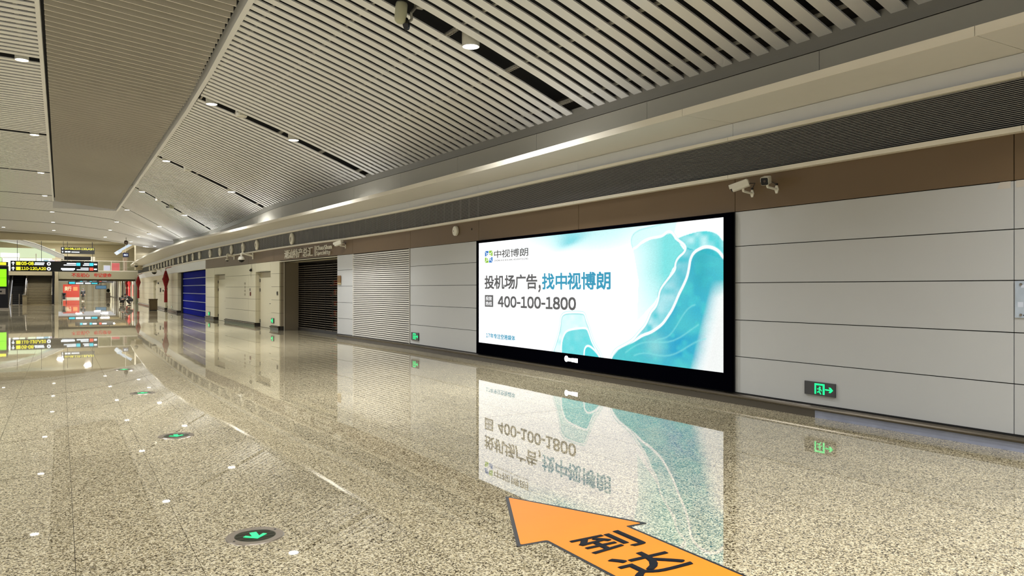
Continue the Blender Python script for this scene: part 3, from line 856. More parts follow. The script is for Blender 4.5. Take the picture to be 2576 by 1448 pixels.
# ------------------------------------------------------------------ DOWNLIGHTS
lamp_mesh = {}
def downlight(x, y, z, label, group, housing=True, power=LAMP_W, r=.145):
    t = thing('downlight', (x, y, z), label, 'lamp', group)
    def part(key, fn, m):
        if key not in lamp_mesh:
            o = fn().build(key[0], m, None, smooth=False); lamp_mesh[key] = o.data
            o.parent = t
        else:
            o = bpy.data.objects.new(key[0], lamp_mesh[key]); COL.objects.link(o); o.parent = t
    part(('lamp_can', r), lambda: MB().lathe([(r*.93,0.0),(r,0.0),(r,.26),(0,.26)], (0,0,-.05), (0,0,1), n=20), M_WHITE)
    part(('lamp_lens', r), lambda: MB().lathe([(0,0),(r*.92,0),(r*.92,.02),(0,.02)], (0,0,-.045), (0,0,1), n=20), M_LAMP)
    if power > 0:
        ld = bpy.data.lights.new('lamp_light', 'AREA'); ld.shape = 'DISK'; ld.size = r*1.8
        ld.energy = power; ld.color = LAMP_COL; ld.spread = math.radians(125)
        lo = bpy.data.objects.new('lamp_light', ld); COL.objects.link(lo); lo.parent = t; lo.location = (0, 0, -.06)
    return t
n = 0
for i, g in enumerate(GAPS):
    if g > 58: continue
    xr_ = W(g) - 2.27 if g < 25 else W(g) - 1.35
    for nm, x in (('nearest the right wall', xr_), ('just right of the baffle band', Xm(g)+.40)):
        if g < 2: lab = 'downlight in the slot above the viewer ' + nm if g > -5 else 'downlight in the slot behind the viewer ' + nm
        else: lab = '%s downlight in the row %s' % (ORD[i-2], nm)
        downlight(x, g, ceil_z(x, g), lab, 'downlights in the right ceiling')
    for nm, x in (('just left of the baffle band', -.78), ('along the middle of the left ceiling', -4.3), ('along the outer left ceiling', -8.0)):
        if g < 2: lab = ('downlight in the slot above the viewer ' if g > -5 else 'downlight in the slot behind the viewer ') + nm
        else: lab = '%s downlight in the row %s' % (ORD[i-2], nm)
        downlight(x, g, ZL(x), lab, 'downlights in the left ceiling')
q = 0
for yf in (61.9, 70.5, 78.5):
    sag = 0.30*max(0, (yf-62)/22)**1.5
    for x in (-4.2, -.5, 3.5, 5.6) if yf < 75 else (-4.2, -.5, 3.5, 5.6, 7.6):  # rightmost lamp of the last row added to brighten the pier
        zf = (Zc(yf)-.10*(x-W(yf)) if x > W(yf) else ceil_z(x, yf) if x > Xm(yf) else Z_MID_R + (Z_MID_L-Z_MID_R)*(Xm(yf)-x)/(Xm(yf)+.4) if x > -.41 else ZL(x)) - sag
        downlight(x, yf, zf-.02, '%s far downlight past the baffle band, counted left to right by rows' % ORD[q], 'far downlights'); q += 1
downlight(7.2, 83.0, Zc(83)-.06, 'far downlight washing the cream pier at the end of the ceiling', 'far downlights', power=110)
# pale cylinder loudspeakers in the slots
for i, g in enumerate([GAPS[3], GAPS[4], GAPS[5]]):
    x = Xm(g) + 1.15
    s = thing('ceiling_speaker', (x, g, ceil_z(x, g)), ['pale unlit cylinder loudspeaker in the ceiling slot nearest the viewer','pale unlit cylinder loudspeaker in the second ceiling slot','pale unlit cylinder loudspeaker in the far ceiling slot'][i], 'loudspeaker', 'ceiling loudspeakers')
    z = ceil_z(x, g)
    MB().lathe([(0,0),(.13,0),(.15,.02),(.15,.22),(0,.22)], (x,g,z-.05), (0,0,1), n=18).build('speaker_can', M_WHITE, s)
    MB().lathe([(0,-.004),(.11,-.004),(.11,0.004)], (x,g,z-.05), (0,0,1), n=18).build('speaker_grille', mat('speaker_grille', srgb(196,194,184), .6), s)

# hanging cream detector camera in the nearest slot
dx, dy = 4.62, GAPS[2]
dz = ceil_z(dx, dy)
dt = thing('pan_tilt_camera', (dx, dy, dz), 'cream barrel-shaped pan-tilt camera hanging from the nearest lamp slot', 'camera')
M_CREAM = mat('cream_metal', srgb(176,176,148), .3)
MB().lathe([(0,-.30),(.05,-.295),(.085,-.26),(.095,-.2),(.095,.0),(.085,.03),(0,.035)], (dx-.03,dy,dz), (.1,0,1), n=20).build('camera_barrel', M_CREAM, dt, smooth=True)
MB().tube((dx-.03,dy,dz+.03), (dx-.03,dy,dz+.3), .03).build('hanging_stem', mat('dull_metal', srgb(90,88,82), .5, metal=.5), dt)
b = MB(); b.path([(dx+.07,dy,dz-.26),(dx+.14,dy,dz-.20),(dx+.13,dy,dz-.10),(dx+.22,dy,dz+.02)], .022); b.box(dx+.2,dx+.34,dy-.05,dy+.05,dz+.0,dz+.09)
b.build('side_bracket', M_CARR, dt)
MB().lathe([(0,0),(.1,0),(.1,.03),(0,.03)], (dx+.03,dy-.0,dz-.29), (1,.0,.3), n=16).build('lens_ring', M_BLACK, dt)
# small box sensor hanging farther away
bx3 = thing('box_sensor', (4.75, 41.2, 5.75), 'small pale box sensor hanging under the far right ceiling', 'sensor')
MB().box(4.66,4.84,41.1,41.3,5.58,5.78).build('sensor_box', M_CREAM, bx3)
MB().tube((4.75,41.2,5.78),(4.75,41.2,6.15),.025).build('hanging_stem', M_CARR, bx3)
MB().tube((4.5,41.2,5.64),(4.66,41.2,5.64),.04,.02).build('sensor_horn', M_BLACKM, bx3)
ds = thing('dark_sensor', (4.9, 74, 5.7), 'dark round sensor hanging from the farthest stretch of ceiling', 'sensor')
MB().lathe([(0,-.22),(.13,-.16),(.17,0),(.13,.14),(0,.18)], (4.9,74,5.62), (0,0,1), n=14).build('sensor_ball', mat('bronze', srgb(70,56,40), .4), ds, smooth=True)
MB().tube((4.9,74,5.78),(4.9,74,6.05),.03).build('hanging_stem', M_CARR, ds)

# ------------------------------------------------------------------ AIR NOZZLES ON THE GRILLE
NOZ = [28.0, 32.67, 35.06, 37.25, 39.6, 41.85, 44.6, 46.8, 49.1, 51.2, 53.2, 56.0, 58.0, 60.2, 62.4, 64.8, 67.2, 69.6, 72.2, 75.0]
noz_mesh = {}
for i, y in enumerate(NOZ):
    t = thing('air_nozzle', (W(y), y, 3.42), '%s round white air nozzle on the dark grille, counted away from the viewer' % ORD[i], 'air nozzle', 'round air nozzles on the grille')
    for key, prof, m in (('flange', [(.105,-.06),(.118,-.125),(.135,-.14),(.205,-.115),(.217,-.09),(.20,-.03),(.12,.0)], M_WHITE), ('nozzle_throat', [(0,-.13),(.05,-.125),(.085,-.10),(.11,-.06)], mat('nozzle_grey', srgb(120,114,100), .5))):  # pale flange around a grey throat ball
        if key not in noz_mesh:
            o = MB().lathe(prof, (0,0,0), (1,0,0), n=22).build(key, m, None, smooth=True); noz_mesh[key] = o.data
        else:
            o = bpy.data.objects.new(key, noz_mesh[key]); COL.objects.link(o)
        o.parent = t

# ------------------------------------------------------------------ WALL DEVICES
def bullet_camera(y, z, aim, label, scale=1.0, yaw_only=False):
    """wall plate at (W, y, z); body in front of the wall looking along aim"""
    X = W(y)
    t = thing('bullet_camera', (X, y, z), label, 'security camera', 'bullet cameras on the brown band')
    s = scale
    MB().prism([(-.045,0),(-.02,.07),(.02,.07),(.045,0),(.02,-.07),(-.02,-.07)], (X-.012,y,z), (0,s,0), (0,0,s), (.012,0,0)).build('mount_plate', M_WHITE, t)
    a = Vector(aim).normalized()
    c = Vector((X-.20, y, z+.105)) + a*.03*s
    elbow = Vector((X-.18, y, z+.02))
    MB().path([(X-.01,y,z), tuple(elbow), tuple(elbow+Vector((0,0,.06)))], .022*s).build('mount_arm', M_WHITE, t)
    up = Vector((0,0,1)); rt = a.cross(up).normalized(); up = rt.cross(a).normalized()
    L, w_, h_ = .16*s, .062*s, .062*s
    prof = [(-w_,-h_),(-w_*.6,-h_*1.15),(w_*.6,-h_*1.15),(w_,-h_),(w_,h_*.6),(w_*.8,h_),(-w_*.8,h_),(-w_,h_*.6)]
    cb = MB().prism(prof, c-a*L, rt, up, a*(2*L)).build('camera_body', M_WHITE, t)
    hood = [(-w_*1.06,-h_*.2),(-w_*1.06,h_*.9),(-w_*.85,h_*1.14),(w_*.85,h_*1.14),(w_*1.06,h_*.9),(w_*1.06,-h_*.2),(w_*1.0,-h_*.2),(w_*1.0,h_*.85),(w_*.8,h_*1.05),(-w_*.8,h_*1.05),(-w_*1.0,h_*.85),(-w_*1.0,-h_*.2)]
    MB().prism(hood, c-a*L*.9, rt, up, a*(2.15*L)).build('sun_hood', M_WHITE, cb)
    MB().prism([(x*.94, z_*.92) for x, z_ in prof], c+a*L, rt, up, a*.012).build('front_glass', M_BLACK, cb)
    MB().lathe([(0,.013),(.022*s,.013),(.028*s,.0)], c+a*(L+.004), a, n=14).build('lens', mat('lens_brown', srgb(52,40,34), .15), cb)
    MB().path([tuple(c-a*L-up*.02*s), tuple(c-a*(L+.05*s)-up*.03*s+Vector((.08*s,0,0))), (X-.01,y,z+.09*s)], .007*s, n=6).build('cable', M_BLACKM, t)
    MB().lathe([(0,0),(.02*s,0),(.02*s,.02),(0,.02)], (X-.02,y,z+.09*s), (1,0,0), n=10).build('cable_grommet', M_BLACKM, t)
    return t
bullet_camera(7.27, 2.895, (-.45, .80, -.28), 'white bullet security camera seen from the side above the right edge of the screen', .72)
bullet_camera(6.86, 2.905, (-.90, -.55, -.22), 'white bullet security camera facing the viewer right of the other one above the screen', .74)
bullet_camera(23.3, 2.93, (-.42, .86, -.22), 'white bullet security camera on the brown band right of the shop sign letters', .95)

def dome_camera(y, z, reach, r, label):
    X = W(y)
    t = thing('dome_camera', (X, y, z), label, 'security camera', 'dome cameras along the right wall')
    MB().box(X-.03, X, y-.09, y+.09, z+.02, z+.30).build('mount_plate', M_WHITE, t)
    MB().path([(X-.02,y,z+.17),(X-reach,y,z+.27),(X-reach,y,z+.10)], .045).build('mount_arm', M_WHITE, t)
    MB().lathe([(0,r*1.02),(r*.55,r*.88),(r*.92,r*.45),(r*1.02,0),(r,-.02)], (X-reach,y,z), (0,0,1), n=20).build('dome_cap', M_WHITE, t, smooth=True)
    MB().lathe([(r*.92,-.01),(r*.88,-r*.3),(r*.6,-r*.72),(0,-r*.92)], (X-reach,y,z), (0,0,1), n=20).build('dome_glass', M_BLACK, t, smooth=True)
dome_camera(33.6, 2.84, .48, .14, 'white dome camera on a bent arm near the red call switch')
dome_camera(37.0, 2.93, .32, .08, 'tiny dark dome camera left of the larger white dome on the brown band')
dome_camera(66.0, 2.92, .5, .2, 'white dome camera on a bent arm beyond the blue shutter')
t = thing('dome_camera', (5.9, 78, 3.9), 'far white dome camera hanging under the overhanging soffit', 'security camera', 'dome cameras along the right wall')
MB().lathe([(0,.18),(.1,.16),(.17,.08),(.18,0)], (6.0,78,3.74), (0,0,1), n=16).build('dome_cap', M_WHITE, t, smooth=True)
MB().lathe([(.17,-.01),(.14,-.1),(0,-.17)], (6.0,78,3.74), (0,0,1), n=16).build('dome_glass', M_BLACK, t, smooth=True)

def wall_disc(y, z, r, label, cat, name):
    t = thing(name, (W(y), y, z), label, cat)
    MB().lathe([(r*.9,0),(r,-.01),(r,-.05),(r*.93,-.065),(0,-.07)], (W(y),y,z), (1,0,0), n=26).build('disc_body', M_WHITE, t, smooth=False)
    MB().lathe([(0,-.072),(.012,-.072),(.012,-.066)], (W(y),y+.04,z), (1,0,0), n=10).build('indicator', M_BLACKM, t)
wall_disc(16.08, 2.955, .115, 'round white access point disc on the brown band above the screen corner', 'access point', 'access_point')
wall_disc(35.9, 2.95, .12, 'round white disc on the brown band beside the bent-arm dome camera', 'access point', 'access_point')
t = thing('cable_outlet', (W(15.35), 15.35, 2.95), 'small dark square cable outlet on the brown band', 'outlet')
MB().box(W(15.35)-.004, W(15.35)+.0, 15.33, 15.37, 2.93, 2.97).build('outlet_hole', M_DARK, t)
MB().box(W(15.35)-.006, W(15.35)-.0, 15.325, 15.332, 2.925, 2.975).build('outlet_rim', M_BLACKM, t)

def exit_sign(y, z, w_, h_, flip, label, simple=False, off=-.0):
    """recessed-looking dark box with a glowing running figure in a doorway and an arrow; flip=1 arrow towards -Y (right)"""
    X = W(y) + off
    t = thing('exit_sign', (X, y, z), label, 'exit sign', 'low exit signs on the right wall')
    box_ = MB().box(X-.022, X, y-w_/2, y+w_/2, z-h_/2, z+h_/2).build('sign_box', mat('sign_grey', srgb(64,64,66), .35), t)
    def q(pts, nm):
        b = MB(); b.prism([(a*h_, c*h_) for a, c in pts], (X-.0225, y, z), (0,-1*flip,0), (0,0,1), (-.002,0,0)); b.build(nm, M_GREEN, box_)
    s = .0 if not simple else -.15
    d0 = -.42 + s if not simple else -.55
    q([(d0,-.40),(d0+.13,-.40),(d0+.13,.27),(d0+.72,.27),(d0+.72,-.40),(d0+.88,-.40),(d0+.88,.40),(d0,.40)], 'door_symbol')
    # running figure
    q([(d0+.36,.12),(d0+.46,.20),(d0+.56,.12),(d0+.46,.04)], 'figure_symbol')
    q([(d0+.22,.02),(d0+.50,.06),(d0+.64,-.12),(d0+.58,-.16),(d0+.48,-.04),(d0+.44,-.14),(d0+.60,-.38),(d0+.52,-.40),(d0+.36,-.20),(d0+.22,-.22),(d0+.22,-.28),(d0+.34,-.28),(d0+.40,-.02),(d0+.24,-.04)], 'figure_symbol')
    a0 = d0 + .93
    q([(a0,-.05),(a0+.40,-.05),(a0+.30,-.20),(a0+.46,-.20),(a0+.68,.0),(a0+.46,.20),(a0+.30,.20),(a0+.40,.05),(a0,.05)], 'arrow_symbol')
    return t
exit_sign(6.195, .36, .44, .165, 1, 'green running-figure exit sign low on the wall right of the screen')
exit_sign(18.4, .36, .46, .20, 1, 'green right-arrow exit sign low on the wall between the louvre and the screen', True)
exit_sign(30.55, .35, .40, .20, -1, 'green left-arrow exit sign on the pillar left of the rolling grille', True)
exit_sign(42.4, .30, .42, .22, -1, 'green left-arrow exit sign on the pillar beside the blue shutter', True)
t = thing('exit_sign', (W(57.9), 57.9, .35), 'tiny pale lit sign low on the pillar under the red knot', 'exit sign', 'low exit signs on the right wall')
MB().box(W(57.9)-.02, W(57.9), 57.7, 58.1, .25, .42).build('sign_box', mat('sign_grey', srgb(64,64,66), .35), t)
MB().box(W(57.9)-.024, W(57.9)-.02, 57.75, 57.95, .28, .40).build('door_symbol', emat('pale_lit', (.8,.9,.6,1), .9), t)

# acrylic notice at the right edge
t = thing('acrylic_notice', (W(3.5)-.02, 3.5, 1.3), 'glossy grey-blue acrylic notice on the wall at the right edge of the view', 'notice')
M_ACR = mat('acrylic_print', srgb(172,184,198), .07, noise=.25, nscale=7)
MB().box(W(3.5)-.012, W(3.5), 2.75, 3.955, 1.315, 1.675).build('backing_sheet', M_ACR, t)
for y_ in (2.80, 3.90):
    for z_ in (1.345, 1.645):
        MB().lathe([(0,-.022),(.012,-.02),(.012,-.011)], (W(3.5),y_,z_), (1,0,0), n=12).build('corner_stud', M_STEEL, t)
for q, (a, b, c, d_) in enumerate([(3.90,3.50,1.61,1.64),(3.86,3.80,1.46,1.57),(3.93,3.88,1.42,1.47),(3.80,3.55,1.52,1.60)]):
    MB().box(W(3.5)-.0126, W(3.5)-.0118, b, a, c, d_).build('printed_patch', mat('print_white', srgb(206,214,230), .3), t)
for a, c in ((3.80,1.585),(3.88,1.335),(3.60,1.47)):
    MB().box(W(3.5)-.0128, W(3.5)-.0118, a-.08, a, c, c+.012).build('printed_caption', M_BLACKM, t)
t = thing('tape_strip', (W(3.97)-.002, 3.97, 2.6), 'two scraps of clear tape over the panel joint near the right edge', 'tape')
MB().prism([(-.16,2.60),(-.03,2.60),(-.03,2.668),(-.13,2.668)], (W(3.97)-.0006,3.97,0), (0,-1,0), (0,0,1), (-.0006,0,0)).build('tape_scrap', mat('tape', srgb(196,190,182), .25), t)
MB().prism([(.02,2.60),(.13,2.60),(.15,2.668),(.02,2.668)], (W(3.97)-.0006,3.97,0), (0,-1,0), (0,0,1), (-.0006,0,0)).build('tape_scrap', mat('tape', srgb(196,190,182), .25), t)

# small fittings on the far panels
t = thing('wall_notice', (W(35.1), 35.1, 1.5), 'pale notice lettering on the cream wall between the two service doors', 'notice')
for k in range(4):
    for j in range(2):
        MB().box(W(35.1)-.004, W(35.1), 34.95+.26*j, 35.13+.26*j, 1.30+.16*k, 1.40+.16*k).build('notice_letter', mat('notice_grey', srgb(150,142,120), .5), t)
t = thing('call_switch', (W(34.05), 34.05, 1.4), 'small dark red emergency call switch on the cream wall', 'switch')
MB().box(W(34)-.03, W(34), 33.97, 34.10, 1.30, 1.46).build('switch_box', mat('dark_red', srgb(90,14,14), .4), t)
MB().box(W(34)-.035, W(34)-.028, 33.99, 34.08, 1.50, 1.62).build('switch_cover', mat('maroon', srgb(60,16,16), .4), t)
MB().box(W(34)-.015, W(34), 33.96, 34.11, 1.46, 1.64).build('switch_plate', M_WHITE, t)
t = thing('fire_sensor', (W(33.9), 33.9, 2.3), 'small black wall sensor high on the cream wall left of the near service door', 'sensor')
MB().box(W(33.9)-.05, W(33.9), 33.83, 33.97, 2.34, 2.46).build('sensor_body', M_BLACKM, t)
MB().tube((W(33.9)-.05,33.9,2.40),(W(33.9)-.08,33.9,2.38),.03).build('sensor_eye', M_DARK, t)
t = thing('access_reader', (W(29.95), 29.95, 1.4), 'small grey card reader on the pillar left of the rolling grille', 'card reader')
MB().box(W(29.95)-.02, W(29.95), 29.88, 30.03, 1.35, 1.50).build('reader_body', mat('reader_grey', srgb(90,84,74), .4), t)
MB().box(W(29.95)-.024, W(29.95)-.02, 29.91, 30.0, 1.40, 1.47).build('reader_face', M_BLACK, t)
for q, (y, z, lab) in enumerate([(66.3, 1.5, 'black wall phone box on the far cream panel'), (61.6+2.4, 1.45, 'small black card reader on the far cream panel'), (64.3, 2.35, 'small black sensor above the far service doors'), (68.2, 2.05, 'tiny dark sign bracket above the farthest service door')]):
    t = thing('wall_box', (W(y), y, z), lab, 'wall device')
    MB().box(W(y)-.06, W(y), y-.16, y+.16, z-.16 if q == 0 else z-.07, z+.16 if q == 0 else z+.07).build('device_body', M_BLACKM, t)
    MB().box(W(y)-.065, W(y)-.06, y-.10, y+.10, z-.05, z+.05).build('device_face', M_BLACK, t)

# red knot hangings
M_RED = mat('red_cord', srgb(140,8,14), .6, noise=.3, nscale=30, bump=.6, bscale=60)
for q, (y, sc) in enumerate([(57.9, 1.0), (84.5, 1.0)]):
    X = W(y) - .38
    hx_, hy_ = .30, .30
    t = thing('knot_hanging', (X, y, 1.0), ['large red tasselled knot hanging on the pillar left of the blue shutter','farther red tasselled knot hanging near the portal'][q], 'decoration', 'red knot hangings')
    MB().path([(W(y)-.02,y,3.12),(X,y,3.02),(X,y,2.75)], .02).build('hanging_cord', M_RED, t)
    b = MB()
    cz, R_ = 2.25, .52
    for k in range(7):
        for j in range(7):
            u_, v_ = (k-3)/3, (j-3)/3
            yy2, zz2 = (u_-v_)*R_*.5, (u_+v_)*R_*.5
            b.lathe([(0,-.09),(.075,-.05),(.085,0),(.075,.05),(0,.09)], (X+hx_*yy2, y+hy_*yy2, cz+zz2), (1,-.8,0), n=8)
    b.build('knot_body', M_RED, t, smooth=True)
    b = MB()
    for k in range(5):
        for sg_ in (-1, 1):
            f_ = (k+.5)/5
            b.lathe([(0,-.05),(.07,-.03),(.07,.03),(0,.05)], (X+hx_*sg_*R_*(1-f_)*1.05, y+hy_*sg_*R_*(1-f_)*1.05, cz-R_*f_*1.05), (1,-.8,0), n=8)
    b.build('knot_fringe', M_RED, t, smooth=True)
    MB().lathe([(0,1.74),(.07,1.72),(.09,1.62),(.05,1.5)], (X,y,0), (0,0,1), n=12).build('tassel_knot', M_RED, t, smooth=True)
    for dy_ in (-.1, .1):
        MB().lathe([(.03,1.55),(.075,1.45),(.085,.66),(0,.66)], (X+hx_*dy_,y+hy_*dy_,0), (0,0,1), n=12).build('tassel', M_RED, t)

# litter bin
bx, by = 5.85, 61.6
t = thing('litter_bin', (bx, by, 0), 'square bronze litter bin standing on the floor near the red knot', 'bin')
M_BIN = mat('bin_bronze', srgb(104,90,66), .35, metal=.5, noise=.1)
MB().box(bx-.27,bx+.27,by-.24,by+.24,.05,.80).build('bin_body', M_BIN, t)
MB().box(bx-.30,bx+.30,by-.27,by+.27,.80,.86).build('bin_lid', mat('bin_lid', srgb(80,68,48), .35, metal=.5), t)
MB().box(bx-.25,bx+.25,by-.22,by+.22,.0,.05).build('bin_foot', M_BLACKM, t)
MB().box(bx-.275,bx-.265,by-.15,by+.15,.55,.70).build('bin_slot', M_DARK, t)

# ------------------------------------------------------------------ FLOOR MARKS
for i, y in enumerate([5.10, 9.01, 12.97, 16.93]):
    x = 1.085
    t = thing('floor_guide_light', (x, y, 0), 'round steel floor light with a green arrow, %s from the viewer' % ['nearest','second','third','fourth'][i], 'floor light', 'evacuation lights in the floor')
    r = .182
    MB().lathe([(r*.70,.002),(r*.71,.006),(r*.97,.006),(r,.0005)], (x,y,0), (0,0,1), n=48).build('steel_ring', mat('ring_steel', srgb(176,166,154), .3, metal=.85), t)
    gp = MB().lathe([(0,.0035),(r*.70,.0035),(r*.70,.002)], (x,y,0), (0,0,1), n=40).build('glass_plate', mat('dark_green_glass', srgb(26,34,26), .1), t)
    for k in (-1, 0, 1):
        hw = math.sqrt((r*.66)**2 - (k*.055)**2)
        MB().box(x-hw, x+hw, y+k*.055-.004, y+k*.055+.004, .0036, .0042).build('grip_line', M_BLACK, gp)
    ar = [(-.022,.07),(.022,.07),(.022,-.015),(.055,.022),(.075,.0),(.0,-.07),(-.075,.0),(-.055,.022),(-.022,-.015)]
    MB().prism(ar, (x,y,.0043), (1,0,0), (0,1,0), (0,0,.001)).build('arrow_symbol', M_GREEN, gp)
    for a in (0.4, math.pi+.4):
        MB().lathe([(0,.0072),(.008,.0072),(.008,.0055)], (x+r*.84*math.cos(a), y+r*.84*math.sin(a), 0), (0,0,1), n=10).build('screw', M_BLACKM, t)

arrow = thing('floor_arrow_sticker', (2.95, 3.6, 0), 'large orange arrow sticker with black lettering on the floor in front of the screen', 'sticker')
def rounded(poly, r, n=4):
    out = []
    for i, p_ in enumerate(poly):
        a, b, c = np.array(poly[i-1]), np.array(p_), np.array(poly[(i+1) % len(poly)])
        u_, v_ = (a-b)/np.linalg.norm(a-b), (c-b)/np.linalg.norm(c-b)
        for k in range(n+1):
            t_ = k/n
            out.append(tuple((1-t_)**2*(b+u_*r) + 2*t_*(1-t_)*b + t_**2*(b+v_*r)))
    return out
AP = [(2.955,5.10),(2.435,4.055),(2.645,4.045),(2.625,1.6),(3.285,1.6),(3.30,4.015),(3.455,4.01)]
cen = np.array([2.955, 3.6])
outer_p = rounded(AP, .03)
inner = [(2.955,5.045),(2.475,4.078),(2.668,4.068),(2.648,1.625),(3.262,1.625),(3.277,4.038),(3.41,4.033)]
MB().prism(outer_p, (0,0,.0005), (1,0,0), (0,1,0), (0,0,.0012)).build('black_border', mat('sticker_black', srgb(28,28,32), .45), arrow)
field = MB().prism(rounded(inner, .02), (0,0,.0012), (1,0,0), (0,1,0), (0,0,.0012)).build('orange_field', mat('sticker_orange', srgb(230,132,16), .5, noise=.06, nscale=4), arrow)
M_INK = mat('sticker_ink', srgb(18,20,28), .6, spec=.15)
lettering('sticker_text', '到', (2.765,3.69,.0030), (.41,0,0), (0,.30,0), M_INK, field, bold=.016)
lettering('sticker_text', '达', (2.745,3.27,.0030), (.43,0,0), (0,.32,0), M_INK, field, bold=.016)
lettering('sticker_text', 'Arrivals', (2.76,2.95,.0030), (.40,0,0), (0,.14,0), M_INK, field, bold=.01)

# ------------------------------------------------------------------ FAR END OF THE CONCOURSE
M_TAN = mat('far_tan', srgb(186,176,148), .5, noise=.03)
M_BEAM = mat('beam_grey', srgb(150,146,124), .45, noise=.04)
M_GLASS = mat('rail_glass', (.85,.92,.9,1), .03, trans=1.0)
M_RAILW = mat('rail_white', srgb(216,212,200), .3, metal=.3)
bulk = struct('wall_bulkhead', label='pale bulkhead where the slatted ceiling ends before the atrium')
MB().box(-14, 6.45, 84.2, 84.8, 6.15, 6.75).build('bulkhead_face', M_TAN, bulk)
MB().box(-14, 9.5, 84.25, 84.75, 6.75, 9.5).build('bulkhead_upper', M_TAN, bulk)
pier = struct('wall_pier', label='cream panelled pier rising above the soffit at the end of the ceiling')
for z0, z1 in [(3.5,4.2),(4.2,4.9),(4.9,5.6),(5.6,6.75)]:
    MB().box(6.45, 11.5, 84.2, 86, z0+.006, z1-.006).build('pier_panel', M_TAN, pier)
beam = struct('wall_portal', label='portal beam with red slogan characters under the upper floor')
MB().box(-.2, 7.5, 92.0, 94.0, 2.62, 3.45).build('portal_beam', M_BEAM, beam)
lettering('slogan_text', '不忘初心', (1.0,91.99,2.83), (1.65,0,0), (0,0,.42), mat('slogan_red', srgb(186,30,26), .5), beam, bold=.02)
lettering('slogan_text', '牢记使命', (3.05,91.99,2.83), (1.65,0,0), (0,0,.42), mat('slogan_red', srgb(186,30,26), .5), beam, bold=.02)
MB().box(-.5, -.18, 92.0, 94.0, 0, 3.45).build('portal_column', M_TAN, beam)
MB().box(7.0, 7.5, 92.0, 94.0, 0, 2.62).build('portal_column', mat('green_grey', srgb(120,124,104), .4), beam)
MB().box(-.2, 7.0, 92.3, 92.9, 2.42, 2.62).build('portal_lintel', mat('lintel_dark', srgb(84,80,62), .5), beam)
slab = struct('floor_upper', label='upper floor slab beyond the portal')
MB().box(-14, 12, 94.0, 150, 3.0, 3.45).build('slab', M_TAN, slab)
# upper rail
rail = thing('glass_balustrade', (3.5, 92.1, 3.45), 'glass balustrade with pale handrail along the upper floor edge', 'railing')
MB().tube((-.3,92.15,4.55),(7.2,92.15,4.55),.045).build('handrail', M_RAILW, rail)
MB().box(-.3,7.2,92.05,92.25,3.452,3.55).build('base_channel', M_RAILW, rail)
for k in range(6):
    x0 = -.28 + k*1.24
    MB().box(x0+.04, x0+1.18, 92.14, 92.155, 3.55, 4.5).build('glass_panel', M_GLASS, rail)
    MB().box(x0-.02, x0+.02, 92.12, 92.18, 3.55, 4.52).build('rail_post', M_RAILW, rail)
# atrium shell
atr = struct('wall_atrium', label='tan panelled back wall of the upper hall')
for k in range(7):
    z0 = 3.45 + k*.95
    for x0, x1 in ((.6, 4.4), (4.4, 9.0), (9.0, 14.0)):
        MB().box(x0+.01, x1-.01, 130, 130.1, z0+.012, z0+.938).build('atrium_panel', M_TAN, atr)
MB().box(-14, 14, 130.1, 130.3, 3.4, 12).build('atrium_backing', M_TAN, atr)
b = MB(); b.sweep([[(x, 84.9, 9.2), (x, 131, 8.2), (x, 131, 8.3), (x, 84.9, 9.3)] for x in (-14, 14)]); b.build('atrium_ceiling', mat('atrium_grey', srgb(190,190,182), .4), atr)
MB().box(13.5, 14, 86, 131, 0, 9.5).build('atrium_side', M_TAN, atr)
lite = thing('atrium_fill_panel', (-3, 112, 8.4), 'added ceiling fill panel brightening the upper hall', 'lamp')  # added glowing panel that brightens the upper hall
MB().box(-6, 6, 104, 106, 8.50, 8.55).build('fill_panel', emat('atrium_fill_glow', (1,.97,.9,1), 2.5), lite)
for x_, y_ in ((-5,87.5),(0,87.5),(5,87.5),(-6,98),(3,98),(3,112),(0,124)):  # added fill lights for the portal beam, stairs and back wall
    ld = bpy.data.lights.new('atrium_fill', 'AREA'); ld.shape = 'DISK'; ld.size = .8; ld.energy = 420 if y_ < 90 else 1000; ld.color = (1,.96,.88)
    lo = bpy.data.objects.new('atrium_fill', ld); COL.objects.link(lo); lo.location = (x_, y_, 8.2 - 0*x_); lo.parent = lite; lo.matrix_parent_inverse = lite.matrix_basis.inverted()
# swooping white fascia of the upper gallery
sw = thing('gallery_fascia', (-3, 110, 5.3), 'swooping white fascia band of the upper gallery at the far left', 'fascia')
cp = [(-12,7.5),(-8,7.45),(-5.8,7.25),(-4.2,7.0),(-2.6,6.55),(-1.2,5.95),(-.2,5.45),(.4,5.25)]
for (dz, th, nm, m) in ((0, .42, 'fascia_band', mat('fascia_white', srgb(176,178,178), .3)), (.46, .10, 'fascia_lip', mat('fascia_lip', srgb(228,230,228), .25))):
    b = MB(); b.sweep([[(x, 108, z+dz), (x, 112 + 3*(k/7), z+dz+.1), (x, 112 + 3*(k/7), z+dz+th+.1), (x, 108, z+dz+th)] for k, (x, z) in enumerate(cp)])
    b.build(nm, m, sw)
